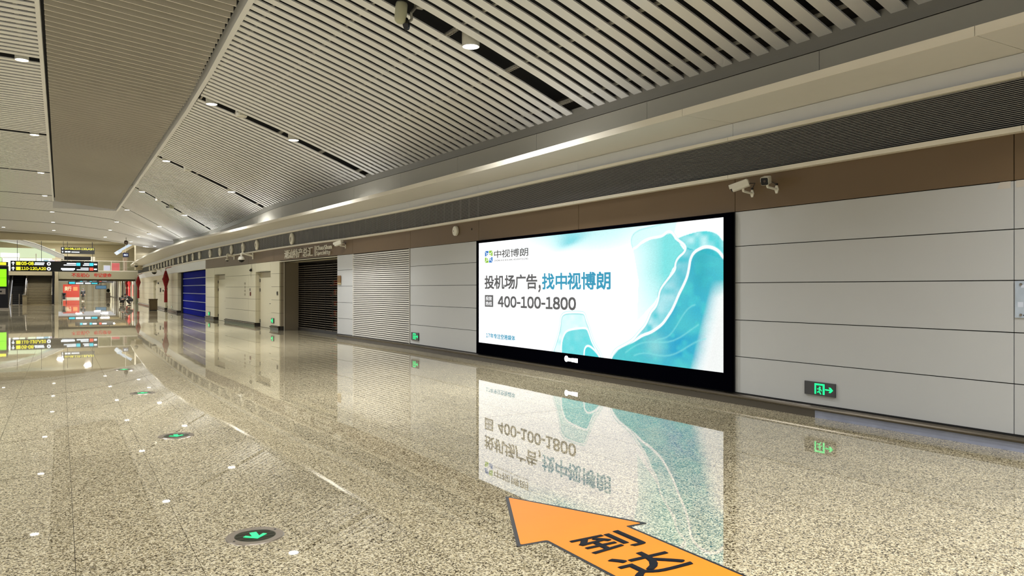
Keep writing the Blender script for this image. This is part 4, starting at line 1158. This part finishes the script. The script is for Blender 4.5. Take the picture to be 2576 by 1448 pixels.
# lit shop on the upper gallery
gs = thing('gallery_shop', (-5, 118, 3.45), 'brightly lit shopfront of pale green glass on the upper gallery at the far left', 'shop')
for k in range(6):
    x0 = -12 + k*1.85
    c = [(.75,1,.55,1),(.95,1,.85,1),(.55,.9,.35,1),(1,1,.9,1),(.85,1,.7,1),(.6,.85,.9,1)][k]
    MB().box(x0+.05, x0+1.8, 117.9, 118, 3.5, 5.6).build('lit_pane', emat('shop_lit%d' % k, c, 1.3 + .5*(k % 2)), gs)
    MB().box(x0-.05, x0+.05, 117.85, 118.05, 3.45, 6.2).build('mullion', M_RAILW, gs)
MB().box(-12, -.6, 117.9, 118, 5.65, 6.9).build('shop_header', emat('header_glow', (.78,.90,.58,1), .9), gs)  # brightness of the header painted in as emission
MB().box(-6.6,-4.6,117.7,117.85,5.7,6.2).build('lit_sign', emat('shop_sign_lit', (.95,1,.95,1), 4.0), gs)
for q, (x, c) in enumerate([(-1.6,(.35,.75,.95,1)),(-.9,(.9,.8,.95,1)),(-.3,(.95,.6,.55,1))]):
    t = thing('poster_lightbox', (x, 116, 3.45), ['pale blue lit poster box on the upper gallery','lilac lit poster box on the upper gallery','pinkish lit poster box on the upper gallery'][q], 'poster')
    MB().box(x-.28, x+.28, 116, 116.1, 3.6, 5.4).build('poster_frame', M_RAILW, t)
    MB().box(x-.24, x+.24, 115.98, 116, 3.7, 5.3).build('poster_face', emat('poster%d' % q, c, .9), t)
# right-hand upper items
for q, (x, y, z0, z1, w_, c, lab) in enumerate([(6.2,112,3.5,4.95,.45,(.85,.12,.12,1),'red lit advertising panel behind the glass balustrade'),(5.2,112,3.5,4.6,.36,(.8,.75,.9,1),'lilac lit advertising panel behind the glass balustrade'),(7.3,112,3.5,5.6,.2,(.35,.22,.14,1),'slim brown lit column panel at the right of the upper floor')]):
    t = thing('advert_panel', (x, y, 3.45), lab, 'advertisement')
    MB().box(x-w_-.04, x+w_+.04, y, y+.15, z0-.05, z1+.05).build('panel_frame', M_RAILW, t)
    MB().box(x-w_, x+w_, y-.02, y, z0, z1).build('panel_face', emat('advert%d' % q, c, .9), t)
esc2 = thing('upper_escalator', (6.8, 106, 5.0), 'slanting lit underside of an upper escalator at the right of the atrium', 'escalator')
b = MB(); b.sweep([[(5.9,104,z0),(7.4,104,z0+1.0),(7.6,104,z0+.75),(6.2,104,z0-.3)] + [] for z0 in (6.2,)] + [[(5.9,110,6.2),(7.4,110,7.2),(7.6,110,6.95),(6.2,110,5.9)]]); b.build('lit_underside', emat('esc_lit', (.75,.88,1,1), .8), esc2)
b = MB(); b.sweep([[(6.5,103.8,5.9),(8.6,103.8,7.3),(8.6,103.8,7.6),(6.4,103.8,6.2)], [(6.5,104,5.9),(8.6,104,7.3),(8.6,104,7.6),(6.4,104,6.2)]]); b.build('truss_side', M_TAN, esc2)
t = thing('blue_sign', (6.9, 101, 5.9), 'small dark blue hanging sign with white glow at the right of the atrium', 'sign')
MB().box(6.35,6.95,101,101.15,5.35,5.85).build('sign_box', mat('navy', srgb(16,22,60), .4), t)
lettering('sign_text', '出口', (6.45,100.99,5.5), (.40,0,0), (0,0,.22), emat('sign_white_glow', (.8,.9,1,1), 1.6), t, bold=.02)
MB().tube((6.65,101.08,5.85),(6.65,101.08,9.0),.02).build('hanging_rod', M_RAILW, t)

# hanging direction signs
M_SIGNB = mat('sign_black', srgb(10,12,14), .3)
M_YEL = emat('sign_yellow', (1.0,.90,.02,1), 1.6)
M_WHT = emat('sign_glow_white', (.86,.95,1,1), 1.7)
M_CYA = emat('sign_cyan', (.05,.70,.85,1), 1.2)
M_REDG = emat('sign_red', (.9,.10,.06,1), 1.2)
def stroke(parent, x0, x1, y, z0, z1, m, name):
    return MB().box(x0, x1, y-.012, y, z0, z1).build(name, m, parent)
def up_arrow(parent, x, y, z, s, m):
    MB().prism([(-.12*s,-.5*s),(.12*s,-.5*s),(.12*s,.05*s),(.42*s,.05*s),(0,.5*s),(-.42*s,.05*s),(-.12*s,.05*s)], (x,y,z), (1,0,0), (0,0,1), (0,-.012,0)).build('arrow_symbol', m, parent)
def dot(parent, x, y, z, r, m):
    MB().lathe([(r*.45,0),(r,0),(r,.012),(r*.45,.012)], (x,y,z), (0,-1,0), n=16).build('ring_symbol', m, parent)
ys = 88.0; k88 = 88/92.
s1 = thing('direction_sign', (-.4, ys, 3.3), 'long black hanging direction sign with yellow gate numbers at the far left', 'sign')
X0s, X1s, Zs0, Zs1 = -4.15, 3.28, 3.30, 4.32
s1b = MB().box(X0s, X1s, ys, ys+.25, Zs0, Zs1).build('sign_box', M_SIGNB, s1)
for x in (-3.6, -1.6, .6, 2.8):
    MB().tube((x, ys+.12, Zs1), (x, ys+.12, 6.3), .02).build('hanging_rod', M_BLACKM, s1)
for row, z in ((0, 4.06), (1, 3.57)):
    up_arrow(s1b, X0s+.22, ys, z, .36, M_WHT)
    stroke(s1b, X0s+.46, X0s+.82, ys, z-.16, z+.16, M_YEL, 'gate_symbol')
    dot(s1b, -.98, ys, z, .17, M_WHT)
lettering('gate_text', '05-08', (X0s+.88,ys-.013,3.91), (1.02,0,0), (0,0,.32), M_YEL, s1b, bold=.03)
lettering('gate_text', '110-120,A20', (X0s+.88,ys-.013,3.40), (2.05,0,0), (0,0,.32), M_YEL, s1b, bold=.02)
for x0, x1, z0, z1 in [(-2.15,-1.35,4.08,4.18),(-2.2,-1.4,3.93,4.03),(.55,1.35,4.07,4.17),(.28,1.35,3.92,4.01),(2.05,2.5,4.07,4.17),(1.95,2.5,3.92,4.01),(.05,1.25,3.50,3.66),(.15,1.15,3.42,3.47),(1.75,2.45,3.62,3.71),(1.4,2.45,3.46,3.55),(2.92,3.2,4.0,4.14),(2.92,3.18,3.5,3.64)]:
    stroke(s1b, x0, x1, ys, z0, z1, M_WHT, 'text_line')
for x, z, m in ((1.55,4.05,M_CYA),(2.70,4.05,M_CYA),(2.70,3.58,M_REDG)):
    stroke(s1b, x-.17, x+.17, ys, z-.15, z+.15, m, 'pictogram')
ys2 = 102.0
s2 = thing('direction_sign', (1.8, ys2, 5.6), 'black hanging sign with a yellow gate row under the upper hall ceiling', 'sign')
MB().box(.05, 3.45, ys2, ys2+.2, 5.65, 6.42).build('sign_box', M_SIGNB, s2)
for x in (.3, 3.2):
    MB().tube((x, ys2+.1, 6.42), (x, ys2+.1, 8.85), .018).build('hanging_rod', M_BLACKM, s2)
up_arrow(s2, .22, ys2, 6.22, .24, M_WHT)
lettering('gate_text', '05-08,110-120,A20', (.42,ys2-.013,6.10), (2.95,0,0), (0,0,.24), M_YEL, s2, bold=.02)
up_arrow(s2, .22, ys2, 5.86, .22, M_WHT)
stroke(s2, .45, 1.0, ys2, 5.80, 5.94, M_WHT, 'text_line'); stroke(s2, 1.1, 1.9, ys2, 5.80, 5.9, M_WHT, 'text_line')
db = thing('display_board', (1.9, 120, 5.0), 'large dark display board on the upper floor below the hanging yellow sign', 'display')
MB().box(.1, 3.75, 119.6, 120, 3.45, 3.6).build('board_foot', M_RAILW, db)
MB().box(.1, 3.6, 119.7, 119.9, 4.9, 6.0).build('board_screen', M_BLACK, db)
MB().box(3.6, 4.1, 119.7, 119.9, 3.6, 6.0).build('board_post', M_RAILW, db)
MB().box(.3, 2.6, 119.66, 119.7, 4.72, 4.84).build('ticker_line', emat('ticker', (.95,.9,.5,1), 1.2), db)

# stairs
st = thing('staircase', (-1.9, 90, 0), 'broad grey-brown staircase rising to the upper floor beside the escalator', 'stairs')
M_STEP = mat('stair_stone', srgb(140,130,104), .5, noise=.1)
nst = 22
for k in range(nst):
    z1 = 3.45*(k+1)/nst
    y0_ = 89.9 + .30*k + (.9 if k >= 11 else 0)
    sp_ = MB().box(-3.0, -.72, y0_, y0_+.34 + (.9 if k == 10 else 0), z1-3.45/nst, z1).build('stair_step', M_STEP, st)
    MB().box(-3.0, -.72, y0_-.02, y0_+.02, z1-.035, z1+.004).build('step_nosing', mat('nosing_dark', srgb(74,66,50), .5), sp_)
for x in (-3.02, -.74):
    MB().path([(x,89.9,.95),(x,93.2,2.65),(x,94.1,2.70),(x,97.4,4.4)], .035).build('handrail', M_STEEL, st)
    for k in range(5):
        MB().tube((x, 90+1.7*k, .05+.85*k*.95), (x, 90+1.7*k, .95+.85*k*.95), .025).build('rail_post', M_STEEL, st)
MB().box(-.72,-.58,89.7,98.5,0,3.45).build('stair_flank', mat('flank_black', srgb(12,12,12), .4), st)
lip_ = thing('support_column', (-.62, 89.6, 0), 'slim black column standing at the right side of the staircase', 'column')
MB().box(-.72,-.52,89.3,89.6,0,3.3).build('column_shaft', M_BLACK, lip_)
MB().box(-.76,-.48,89.25,89.65,0,.06).build('column_foot', M_STEEL, lip_)
# escalator
es = thing('escalator', (-3.9, 91, 0), 'black escalator with steel balustrades rising to the upper floor at the far left', 'escalator')
b = MB(); b.sweep([[(-4.35,y,z0),(-3.3,y,z0),(-3.3,y,z1),(-4.35,y,z1)] for y, z0, z1 in ((90.6,0,.04),(92,0,.05),(98.5,2.9,3.45),(100,3.0,3.46))]); b.build('step_band', M_BLACKM, es)
for k in range(18):
    y = 92 + k*.36; z = .05 + (y-92)*3.4/6.5
    MB().box(-4.3,-3.35,y,y+.35,z,z+.12).build('escalator_step', mat('esc_step', srgb(10,10,12), .5), es)
for x in (-4.52, -3.2):
    b = MB(); b.sweep([[(x-.07,y,z0),(x+.07,y,z0),(x+.07,y,z1),(x-.07,y,z1)] for y, z0, z1 in ((90.3,0,.8),(92.2,0,.95),(98.6,2.9,4.35),(100,3.0,4.4))]); b.build('balustrade', M_STEEL, es)
    b = MB(); b.path([(x,90.2,.5),(x,90.15,.75),(x,90.35,.95),(x,92.2,1.05),(x,98.6,4.45),(x,100,4.5)], .05); b.build('handrail', M_BLACKM, es)
MB().box(-4.45,-3.25,90.25,90.6,.0,.02).build('comb_plate', mat('comb_bright', srgb(220,216,204), .2, metal=.7), es)
for q, x in enumerate((-4.12, -3.5)):
    t = thing('bollard', (x, 89.7, 0), ['left steel bollard in front of the escalator','right steel bollard in front of the escalator'][q], 'bollard', 'escalator bollards')
    MB().tube((x,89.7,0),(x,89.7,1.02),.05).build('bollard_post', M_STEEL, t)
    MB().lathe([(.05,1.02),(.055,1.05),(0,1.08)], (x,89.7,0), (0,0,1), n=12).build('bollard_cap', M_STEEL, t)
    MB().lathe([(.09,0),(.09,.02),(.05,.03)], (x,89.7,0), (0,0,1), n=12).build('bollard_base', M_STEEL, t)
pod = thing('stair_pedestal', (-3.05, 89.4, 0), 'grey-brown pedestal between escalator and staircase', 'pedestal')
MB().box(-3.22,-2.86,89.2,89.6,0,.95).build('pedestal_body', M_STEP, pod)
MB().box(-3.26,-2.82,89.16,89.64,.95,1.0).build('pedestal_cap', M_STEEL, pod)

# green totem
t = thing('information_totem', (-4.4, 70.9, 0), 'tall black totem with a lime green lit screen at the left edge', 'totem')
MB().box(-5.4,-3.48,70.9,71.4,.12,3.35).build('totem_body', M_BLACK, t)
MB().box(-5.4,-3.44,70.85,71.4,0,.12).build('totem_foot', M_STEEL, t)
MB().box(-5.3,-3.60,70.86,70.9,1.78,3.12).build('green_screen', emat('lime', (.28,1.0,.0,1), 1.3), t)
MB().box(-5.3,-3.60,70.85,70.86,2.44,2.46).build('screen_seam', mat('seam_green', srgb(60,140,0), .5), t)
MB().box(-5.3,-3.66,70.86,70.9,1.18,1.62).build('ticket_plate', M_STEEL, t)
MB().box(-4.4,-3.9,70.85,70.86,1.33,1.45).build('ticket_slot', M_DARK, t)
MB().box(-5.3,-3.50,70.86,71.2,3.40,3.68).build('sign_header', M_SIGNB, t)
MB().box(-4.3,-3.62,70.85,70.86,3.44,3.64).build('yellow_symbol', M_YEL, t)
MB().box(-5.3,-3.5,71.0,71.1,3.35,3.40).build('header_stem', M_STEEL, t)

# hall behind the portal
hall = struct('wall_far', label='bright far hall seen through the portal')
MB().box(-2, 12, 186, 186.3, 0, 3.2).build('far_wall', M_PANELF, hall)
for k in range(7):
    x = 2.2 + k*1.2
    MB().box(x, x+.25, 185.7, 186, 0, 3.0).build('far_pilaster', M_TAN, hall)
ribbon('far_side_wall', 94.0, 186, lambda y: [(W(y)+.1,0),(W(y)+.3,0),(W(y)+.3,3.0),(W(y)+.1,3.0)], M_PANELF, hall, step=10)
ribbon('far_side_base', 94.0, 186, lambda y: [(W(y)+.04,0),(W(y)+.1,0),(W(y)+.1,.14),(W(y)+.04,.14)], M_BASE, hall, step=10)
MB().box(-1.0, -.5, 106, 186, 0, 3.0).build('far_left_wall', M_PANELF, hall)
for k in range(9):
    y = 99 + k*7
    MB().box(W(y)-.1, W(y)+.2, y, y+.8, 0, 2.95).build('far_column', mat('far_metal', srgb(206,204,194), .3, metal=.1), hall)
for k in range(10):
    MB().box(-.9+.18*k, -.82+.18*k, 100, 130, 2.80, 2.99).build('far_ceiling_blade', mat('blade_dark', srgb(60,56,50), .5), hall)
for q, (x, y) in enumerate([(2.5,112),(5.5,112),(2.5,135),(6,135),(3,160),(7,160),(2.5,100),(5.5,100),(2.5,176),(6.5,176)]):  # added glowing panels with area lights to brighten the far hall
    t = thing('far_fill_panel', (x, y, 2.95), '%s added ceiling fill panel in the hall behind the portal' % ORD[q], 'lamp', 'added fill panels behind the portal')
    MB().box(x-.7, x+.7, y-.5, y+.5, 2.93, 3.0).build('fill_frame', M_RAILW, t)
    MB().box(x-.62, x+.62, y-.42, y+.42, 2.915, 2.93).build('fill_panel', emat('hall_fill_glow', (1,.98,.92,1), 6.0), t)
    ld = bpy.data.lights.new('hall_fill', 'AREA'); ld.shape = 'RECTANGLE'; ld.size = 1.2; ld.size_y = .8; ld.energy = 330; ld.color = (1,.98,.92)
    lo = bpy.data.objects.new('hall_fill', ld); COL.objects.link(lo); lo.parent = t; lo.location = (0, 0, -.05)
t = thing('direction_sign', (3.9, 104, 2.3), 'low black direction sign with blue and red pictograms behind the portal', 'sign')
MB().box(1.5, 5.5, 104, 104.15, 2.32, 2.78).build('sign_box', M_SIGNB, t)
for x in (1.9, 5.1):
    MB().tube((x,104.07,2.78),(x,104.07,3.0),.02).build('hanging_rod', M_BLACKM, t)
for x0, x1, z0, z1, m in [(2.0,2.25,2.45,2.68,M_CYA),(2.3,2.7,2.5,2.64,M_WHT),(3.0,3.25,2.45,2.68,M_CYA),(3.3,3.75,2.5,2.64,M_WHT),(4.0,4.25,2.45,2.68,M_REDG),(4.3,4.8,2.5,2.64,M_WHT)]:
    stroke(t, x0, x1, 104, z0, z1, m, 'pictogram')
t = thing('direction_sign', (2.4, 120, 2.2), 'second low sign with white and blue glow farther behind the portal', 'sign')
MB().box(.9, 4.6, 120, 120.15, 2.20, 2.62).build('sign_box', M_SIGNB, t)
for x0, x1, m in [(1.0,1.7,M_CYA),(1.8,2.7,M_WHT),(2.9,3.6,M_WHT),(3.7,4.4,M_CYA)]:
    stroke(t, x0, x1, 120, 2.28, 2.52, m, 'pictogram')
MB().tube((1.2,120.07,2.62),(1.2,120.07,3.0),.02).build('hanging_rod', M_BLACKM, t); MB().tube((4.3,120.07,2.62),(4.3,120.07,3.0),.02).build('hanging_rod', M_BLACKM, t)
t = thing('red_shopfront', (1.0, 140, 0), 'bright red lit promotional wall with pale lettering behind the portal', 'shop')
MB().box(.35, 2.6, 140, 140.3, .25, 2.3).build('red_panel', emat('red_panel', (.75,.06,.03,1), .9), t)
MB().box(.35, 2.6, 139.95, 140.3, 0, .25).build('white_plinth', M_WHITE, t)
lettering('panel_text', '美行', (.55,139.98,1.25), (.95,0,0), (0,0,.75), emat('panel_cream', (1,.85,.5,1), .9), t, bold=.03)
MB().box(1.75,2.35,139.96,140,1.3,1.9).build('orange_card', emat('orange_card', (1,.35,.1,1), 1.0), t)
t = thing('wall_screen', (6.2, 150, 2.0), 'small blue-grey wall screen on the bright wall far behind the portal', 'screen')
MB().box(5.2,6.9,150,150.15,1.55,2.2).build('screen_case', M_BLACKM, t)
MB().box(5.25,6.85,149.98,150,1.6,2.15).build('screen_face', emat('screen_blue', (.12,.25,.35,1), .8), t)
MB().tube((6.05,150.1,2.2),(6.05,150.1,3.0),.04).build('screen_pole', M_BLACKM, t)
t = thing('service_kiosk', (7.2, 150, 0), 'pale service kiosk with a dark potted plant top far behind the portal', 'kiosk')
MB().box(6.8,7.5,149.8,150.3,0,.95).build('kiosk_body', mat('kiosk_tan', srgb(176,168,148), .5), t)
MB().lathe([(.02,.95),(.3,1.15),(.22,1.5),(0,1.65)], (7.15,150,0), (0,0,1), n=8).build('plant_top', mat('plant_dark', srgb(24,34,22), .7), t)
for q, (y, z0) in enumerate([(101.5,.55),(107,.55)]):
    t = thing('red_banner', (W(y)-.3, y, z0), ['dark red hanging banner on the right wall just behind the portal','second dark red hanging banner on the right wall behind the portal'][q], 'banner', 'banners behind the portal')
    MB().tube((W(y)-.35,y,2.75),(W(y)-.35,y,2.95),.02).build('banner_cord', M_BLACKM, t)
    MB().lathe([(0,2.75),(.22,2.3),(.10,1.8),(.08,1.7),(.12,1.6),(.12,z0),(0,z0)], (W(y)-.35,y,0), (0,0,1), n=12).build('banner_body', M_RED, t)
for q, (y, c) in enumerate([(98.2,(200,120,110)),(112.5,(222,150,120))]):
    t = thing('wall_poster', (W(y), y, 1.0), ['pinkish poster on the right wall behind the crouching people','pale orange poster farther along the wall behind the portal'][q], 'poster')
    MB().box(W(y)-.16, W(y)-.12, y-.9, y+.9, .75, 2.1).build('poster_sheet', mat('poster_p%d' % q, srgb(*c), .4), t)
    MB().box(W(y)-.12, W(y)+.1, y-.95, y+.95, .7, 2.15).build('poster_frame', M_RAILW, t)

# stroller beside the portal column
sx, sy = .35, 101.5
t = thing('stroller', (sx, sy, 0), 'dark folding stroller parked beside the beige portal column', 'stroller')
for dx_ in (-.22, .22):
    for dy_ in (-.3, .3):
        MB().lathe([(0,-.03),(.12,-.03),(.13,0),(.12,.03),(0,.03)], (sx+dx_, sy+dy_, .13), (1,0,0), n=14).build('wheel', M_BLACKM, t)
    MB().path([(sx+dx_,sy-.3,.13),(sx+dx_,sy+.1,.65),(sx+dx_,sy+.45,1.1)], .02).build('frame_tube', M_STEEL, t)
    MB().path([(sx+dx_,sy+.3,.13),(sx+dx_,sy-.1,.65)], .02).build('frame_tube', M_STEEL, t)
MB().tube((sx-.22,sy+.45,1.1),(sx+.22,sy+.45,1.1),.025).build('push_handle', M_BLACKM, t)
b = MB(); b.sweep([[(x,sy-.25,.40),(x,sy+.15,.38),(x,sy+.32,.92),(x,sy+.24,.95),(x,sy+.08,.5),(x,sy-.25,.48)] for x in (sx-.15, sx+.15)]); b.build('seat', M_BLACKM, t)
b = MB(); b.sweep([[(x,sy+.28,.95),(x,sy+.05,1.12),(x,sy-.2,1.02),(x,sy-.18,.98),(x,sy+.05,1.06),(x,sy+.25,.9)] for x in (sx-.17, sx+.17)]); b.build('canopy', mat('canopy_dark', srgb(30,34,40), .7), t)

# ------------------------------------------------------------------ PEOPLE
def skin_mesh(name, joints, edges, m, parent, loc, rz=0.0, sub=2):
    me = bpy.data.meshes.new(name)
    keys = list(joints)
    me.from_pydata([joints[k][:3] for k in keys], [(keys.index(a), keys.index(b)) for a, b in edges], [])
    ob = bpy.data.objects.new(name, me); COL.objects.link(ob)
    md = ob.modifiers.new('skin', 'SKIN'); md.use_smooth_shade = True
    lay = me.skin_vertices[0].data
    for i, k in enumerate(keys):
        r = joints[k][3]; lay[i].radius = (r if not isinstance(r, tuple) else r[0], r if not isinstance(r, tuple) else r[1]); lay[i].use_root = (i == 0)
    sb = ob.modifiers.new('sub', 'SUBSURF'); sb.levels = sub; sb.render_levels = sub
    dg = bpy.context.evaluated_depsgraph_get()
    nm = bpy.data.meshes.new_from_object(ob.evaluated_get(dg))
    bpy.data.objects.remove(ob); bpy.data.meshes.remove(me)
    nm.name = name; nm.materials.clear(); nm.materials.append(m)
    o = bpy.data.objects.new(name, nm); COL.objects.link(o)
    o.parent = parent
    return o
M_SKIN = mat('skin', srgb(176,128,104), .5); M_HAIR = mat('hair_black', srgb(18,15,14), .5)
M_COATB = mat('coat_black', srgb(16,16,20), .7); M_TROU = mat('trousers_grey', srgb(70,66,62), .7); M_GREYC = mat('jacket_grey', srgb(62,62,62), .7); M_NAVY = mat('trousers_dark', srgb(22,22,28), .7)
def person(name_loc, rz, pose, label, coat, trou):
    t = thing('person', name_loc, label, 'person')
    t.rotation_euler = (0, 0, rz)
    J, E, coatJ, coatE, trJ, trE, head, shoes = pose
    skin_mesh('body', J, E, M_SKIN, t, name_loc)
    skin_mesh('coat', coatJ, coatE, coat, t, name_loc)
    skin_mesh('trousers', trJ, trE, trou, t, name_loc)
    hx, hy, hz = head
    MB().lathe([(0,.125),(.06,.115),(.095,.06),(.10,.0),(.085,-.05),(.06,-.06)], (hx,hy+.015,hz), (0,.12,1), n=14).build('hair', M_HAIR, t, smooth=True)
    for s, (x, y, z) in enumerate(shoes):
        MB().sweep([[(x-.04,y+.06,z),(x+.04,y+.06,z),(x+.035,y+.06,z+.07),(x-.035,y+.06,z+.07)],[(x-.048,y-.10,z),(x+.048,y-.10,z),(x+.04,y-.10,z+.06),(x-.04,y-.10,z+.06)],[(x-.035,y-.18,z),(x+.035,y-.18,z),(x+.03,y-.18,z+.03),(x-.03,y-.18,z+.03)]]).build('shoe', M_BLACKM if name_loc[1] < 100 else M_WHITE, t)
    for s in (-1, 1):
        MB().lathe([(0,-.01),(.012,0),(0,.01)], (hx+s*.032, hy-.092, hz-.005), (0,-1,0), n=8).build('eye', M_BLACK, t)
    # children were built in world axes at the origin: they follow the thing
    for c in list(t.children):
        c.matrix_parent_inverse = Matrix.Identity(4)
    return t
# the figure faces -Y in its own frame
def walking():
    J = {'pelvis':(0,0,.90,.10),'spine':(0,.0,1.10,.10),'chest':(0,-.01,1.28,.12),'neck':(0,-.01,1.40,.05),'head':(0,-.02,1.50,.085),'crown':(0,-.01,1.59,.07)}
    E = [('pelvis','spine'),('spine','chest'),('chest','neck'),('neck','head'),('head','crown')]
    for s, n in ((-1,'l'),(1,'r')):
        J.update({n+'sh':(s*.17,0,1.34,.055),n+'el':(s*.22,.06*s,1.08,.042),n+'wr':(s*.20,-.06,.88,.03),n+'hd':(s*.19,-.09,.80,.032),n+'f1':(s*.205,-.12,.74,.012),n+'f2':(s*.18,-.13,.73,.012),n+'th':(s*.165,-.13,.79,.012),
                  n+'hip':(s*.09,0,.84,.085),n+'kn':(s*.09,-.10*s,.48,.06),n+'an':(s*.09,.06*s+.02,.09,.04)})
        E += [('chest',n+'sh'),(n+'sh',n+'el'),(n+'el',n+'wr'),(n+'wr',n+'hd'),(n+'hd',n+'f1'),(n+'hd',n+'f2'),(n+'hd',n+'th'),('pelvis',n+'hip'),(n+'hip',n+'kn'),(n+'kn',n+'an')]
    cj = {'hem':(0,0,.52,.25),'pelvis':(0,0,.86,.21),'spine':(0,0,1.10,.155),'chest':(0,-.01,1.28,.155),'col':(0,-.01,1.38,.075)}
    ce = [('hem','pelvis'),('pelvis','spine'),('spine','chest'),('chest','col')]
    tj = {'pelvis':(0,0,.86,.13)}; te = []
    for s, n in ((-1,'l'),(1,'r')):
        cj.update({n+'sh':(s*.18,0,1.34,.08),n+'el':(s*.23,.06*s,1.08,.065),n+'wr':(s*.205,-.05,.90,.052)}); ce += [('chest',n+'sh'),(n+'sh',n+'el'),(n+'el',n+'wr')]
        tj.update({n+'hip':(s*.09,0,.82,.10),n+'kn':(s*.09,-.10*s,.48,.075),n+'an':(s*.09,.05*s+.02,.12,.058)}); te += [('pelvis',n+'hip'),(n+'hip',n+'kn'),(n+'kn',n+'an')]
    return J, E, cj, ce, tj, te, (0,-.015,1.52), [(-.09,-.03,0),(.09,.09,0)]
def crouching(lean=.0, up=.0):
    hz, cz = .30+up, .62+up
    J = {'pelvis':(0,.12,hz,.11),'spine':(0,.03-lean*.3,hz+.18,.11),'chest':(0,-.10-lean,cz,.12),'neck':(0,-.18-lean*1.3,cz+.09,.05),'head':(0,-.24-lean*1.4,cz+.17,.085),'crown':(0,-.25-lean*1.4,cz+.25,.07)}
    E = [('pelvis','spine'),('spine','chest'),('chest','neck'),('neck','head'),('head','crown')]
    cj = {'pelvis':(0,.12,hz,.17),'spine':(0,.03-lean*.3,hz+.18,.17),'chest':(0,-.10-lean,cz,.16),'col':(0,-.16-lean*1.2,cz+.07,.08)}
    ce = [('pelvis','spine'),('spine','chest'),('chest','col')]
    tj = {'pelvis':(0,.12,hz-.02,.14)}; te = []
    for s, n in ((-1,'l'),(1,'r')):
        J.update({n+'sh':(s*.17,-.12-lean,cz+.04,.055),n+'el':(s*.24,-.30-lean,cz-.18,.042),n+'wr':(s*.14,-.46-lean,cz-.22,.03),n+'hd':(s*.10,-.53-lean,cz-.24,.032),n+'f1':(s*.10,-.60-lean,cz-.27,.012),n+'f2':(s*.075,-.60-lean,cz-.25,.012),n+'th':(s*.06,-.55-lean,cz-.22,.012),
                  n+'hip':(s*.10,.10,hz,.085),n+'kn':(s*.17,-.28,.46+up*.3,.065),n+'an':(s*.12,-.02,.09,.045)})
        E += [('chest',n+'sh'),(n+'sh',n+'el'),(n+'el',n+'wr'),(n+'wr',n+'hd'),(n+'hd',n+'f1'),(n+'hd',n+'f2'),(n+'hd',n+'th'),('pelvis',n+'hip'),(n+'hip',n+'kn'),(n+'kn',n+'an')]
        cj.update({n+'sh':(s*.18,-.12-lean,cz+.04,.08),n+'el':(s*.25,-.30-lean,cz-.18,.062),n+'wr':(s*.15,-.44-lean,cz-.22,.05)}); ce += [('chest',n+'sh'),(n+'sh',n+'el'),(n+'el',n+'wr')]
        tj.update({n+'hip':(s*.10,.08,hz,.11),n+'kn':(s*.17,-.28,.46+up*.3,.085),n+'an':(s*.12,-.02,.13,.06)}); te += [('pelvis',n+'hip'),(n+'hip',n+'kn'),(n+'kn',n+'an')]
    return J, E, cj, ce, tj, te, (0,-.235-lean*1.4,cz+.19), [(-.12,-.04,0),(.12,-.04,0)]
person((2.5, 112.5, 0), 0.1, walking(), 'person in a long black coat walking towards the viewer behind the portal', M_COATB, M_TROU)
person((5.45, 88.0, 0), math.pi*.95, crouching(), 'person in a grey jacket squatting with their back to the viewer near the portal', M_GREYC, M_NAVY)
person((5.75, 81.5, 0), -math.pi*.42, crouching(.16, .22), 'person in a dark grey jacket bending low sideways beside the right wall', M_GREYC, M_NAVY)
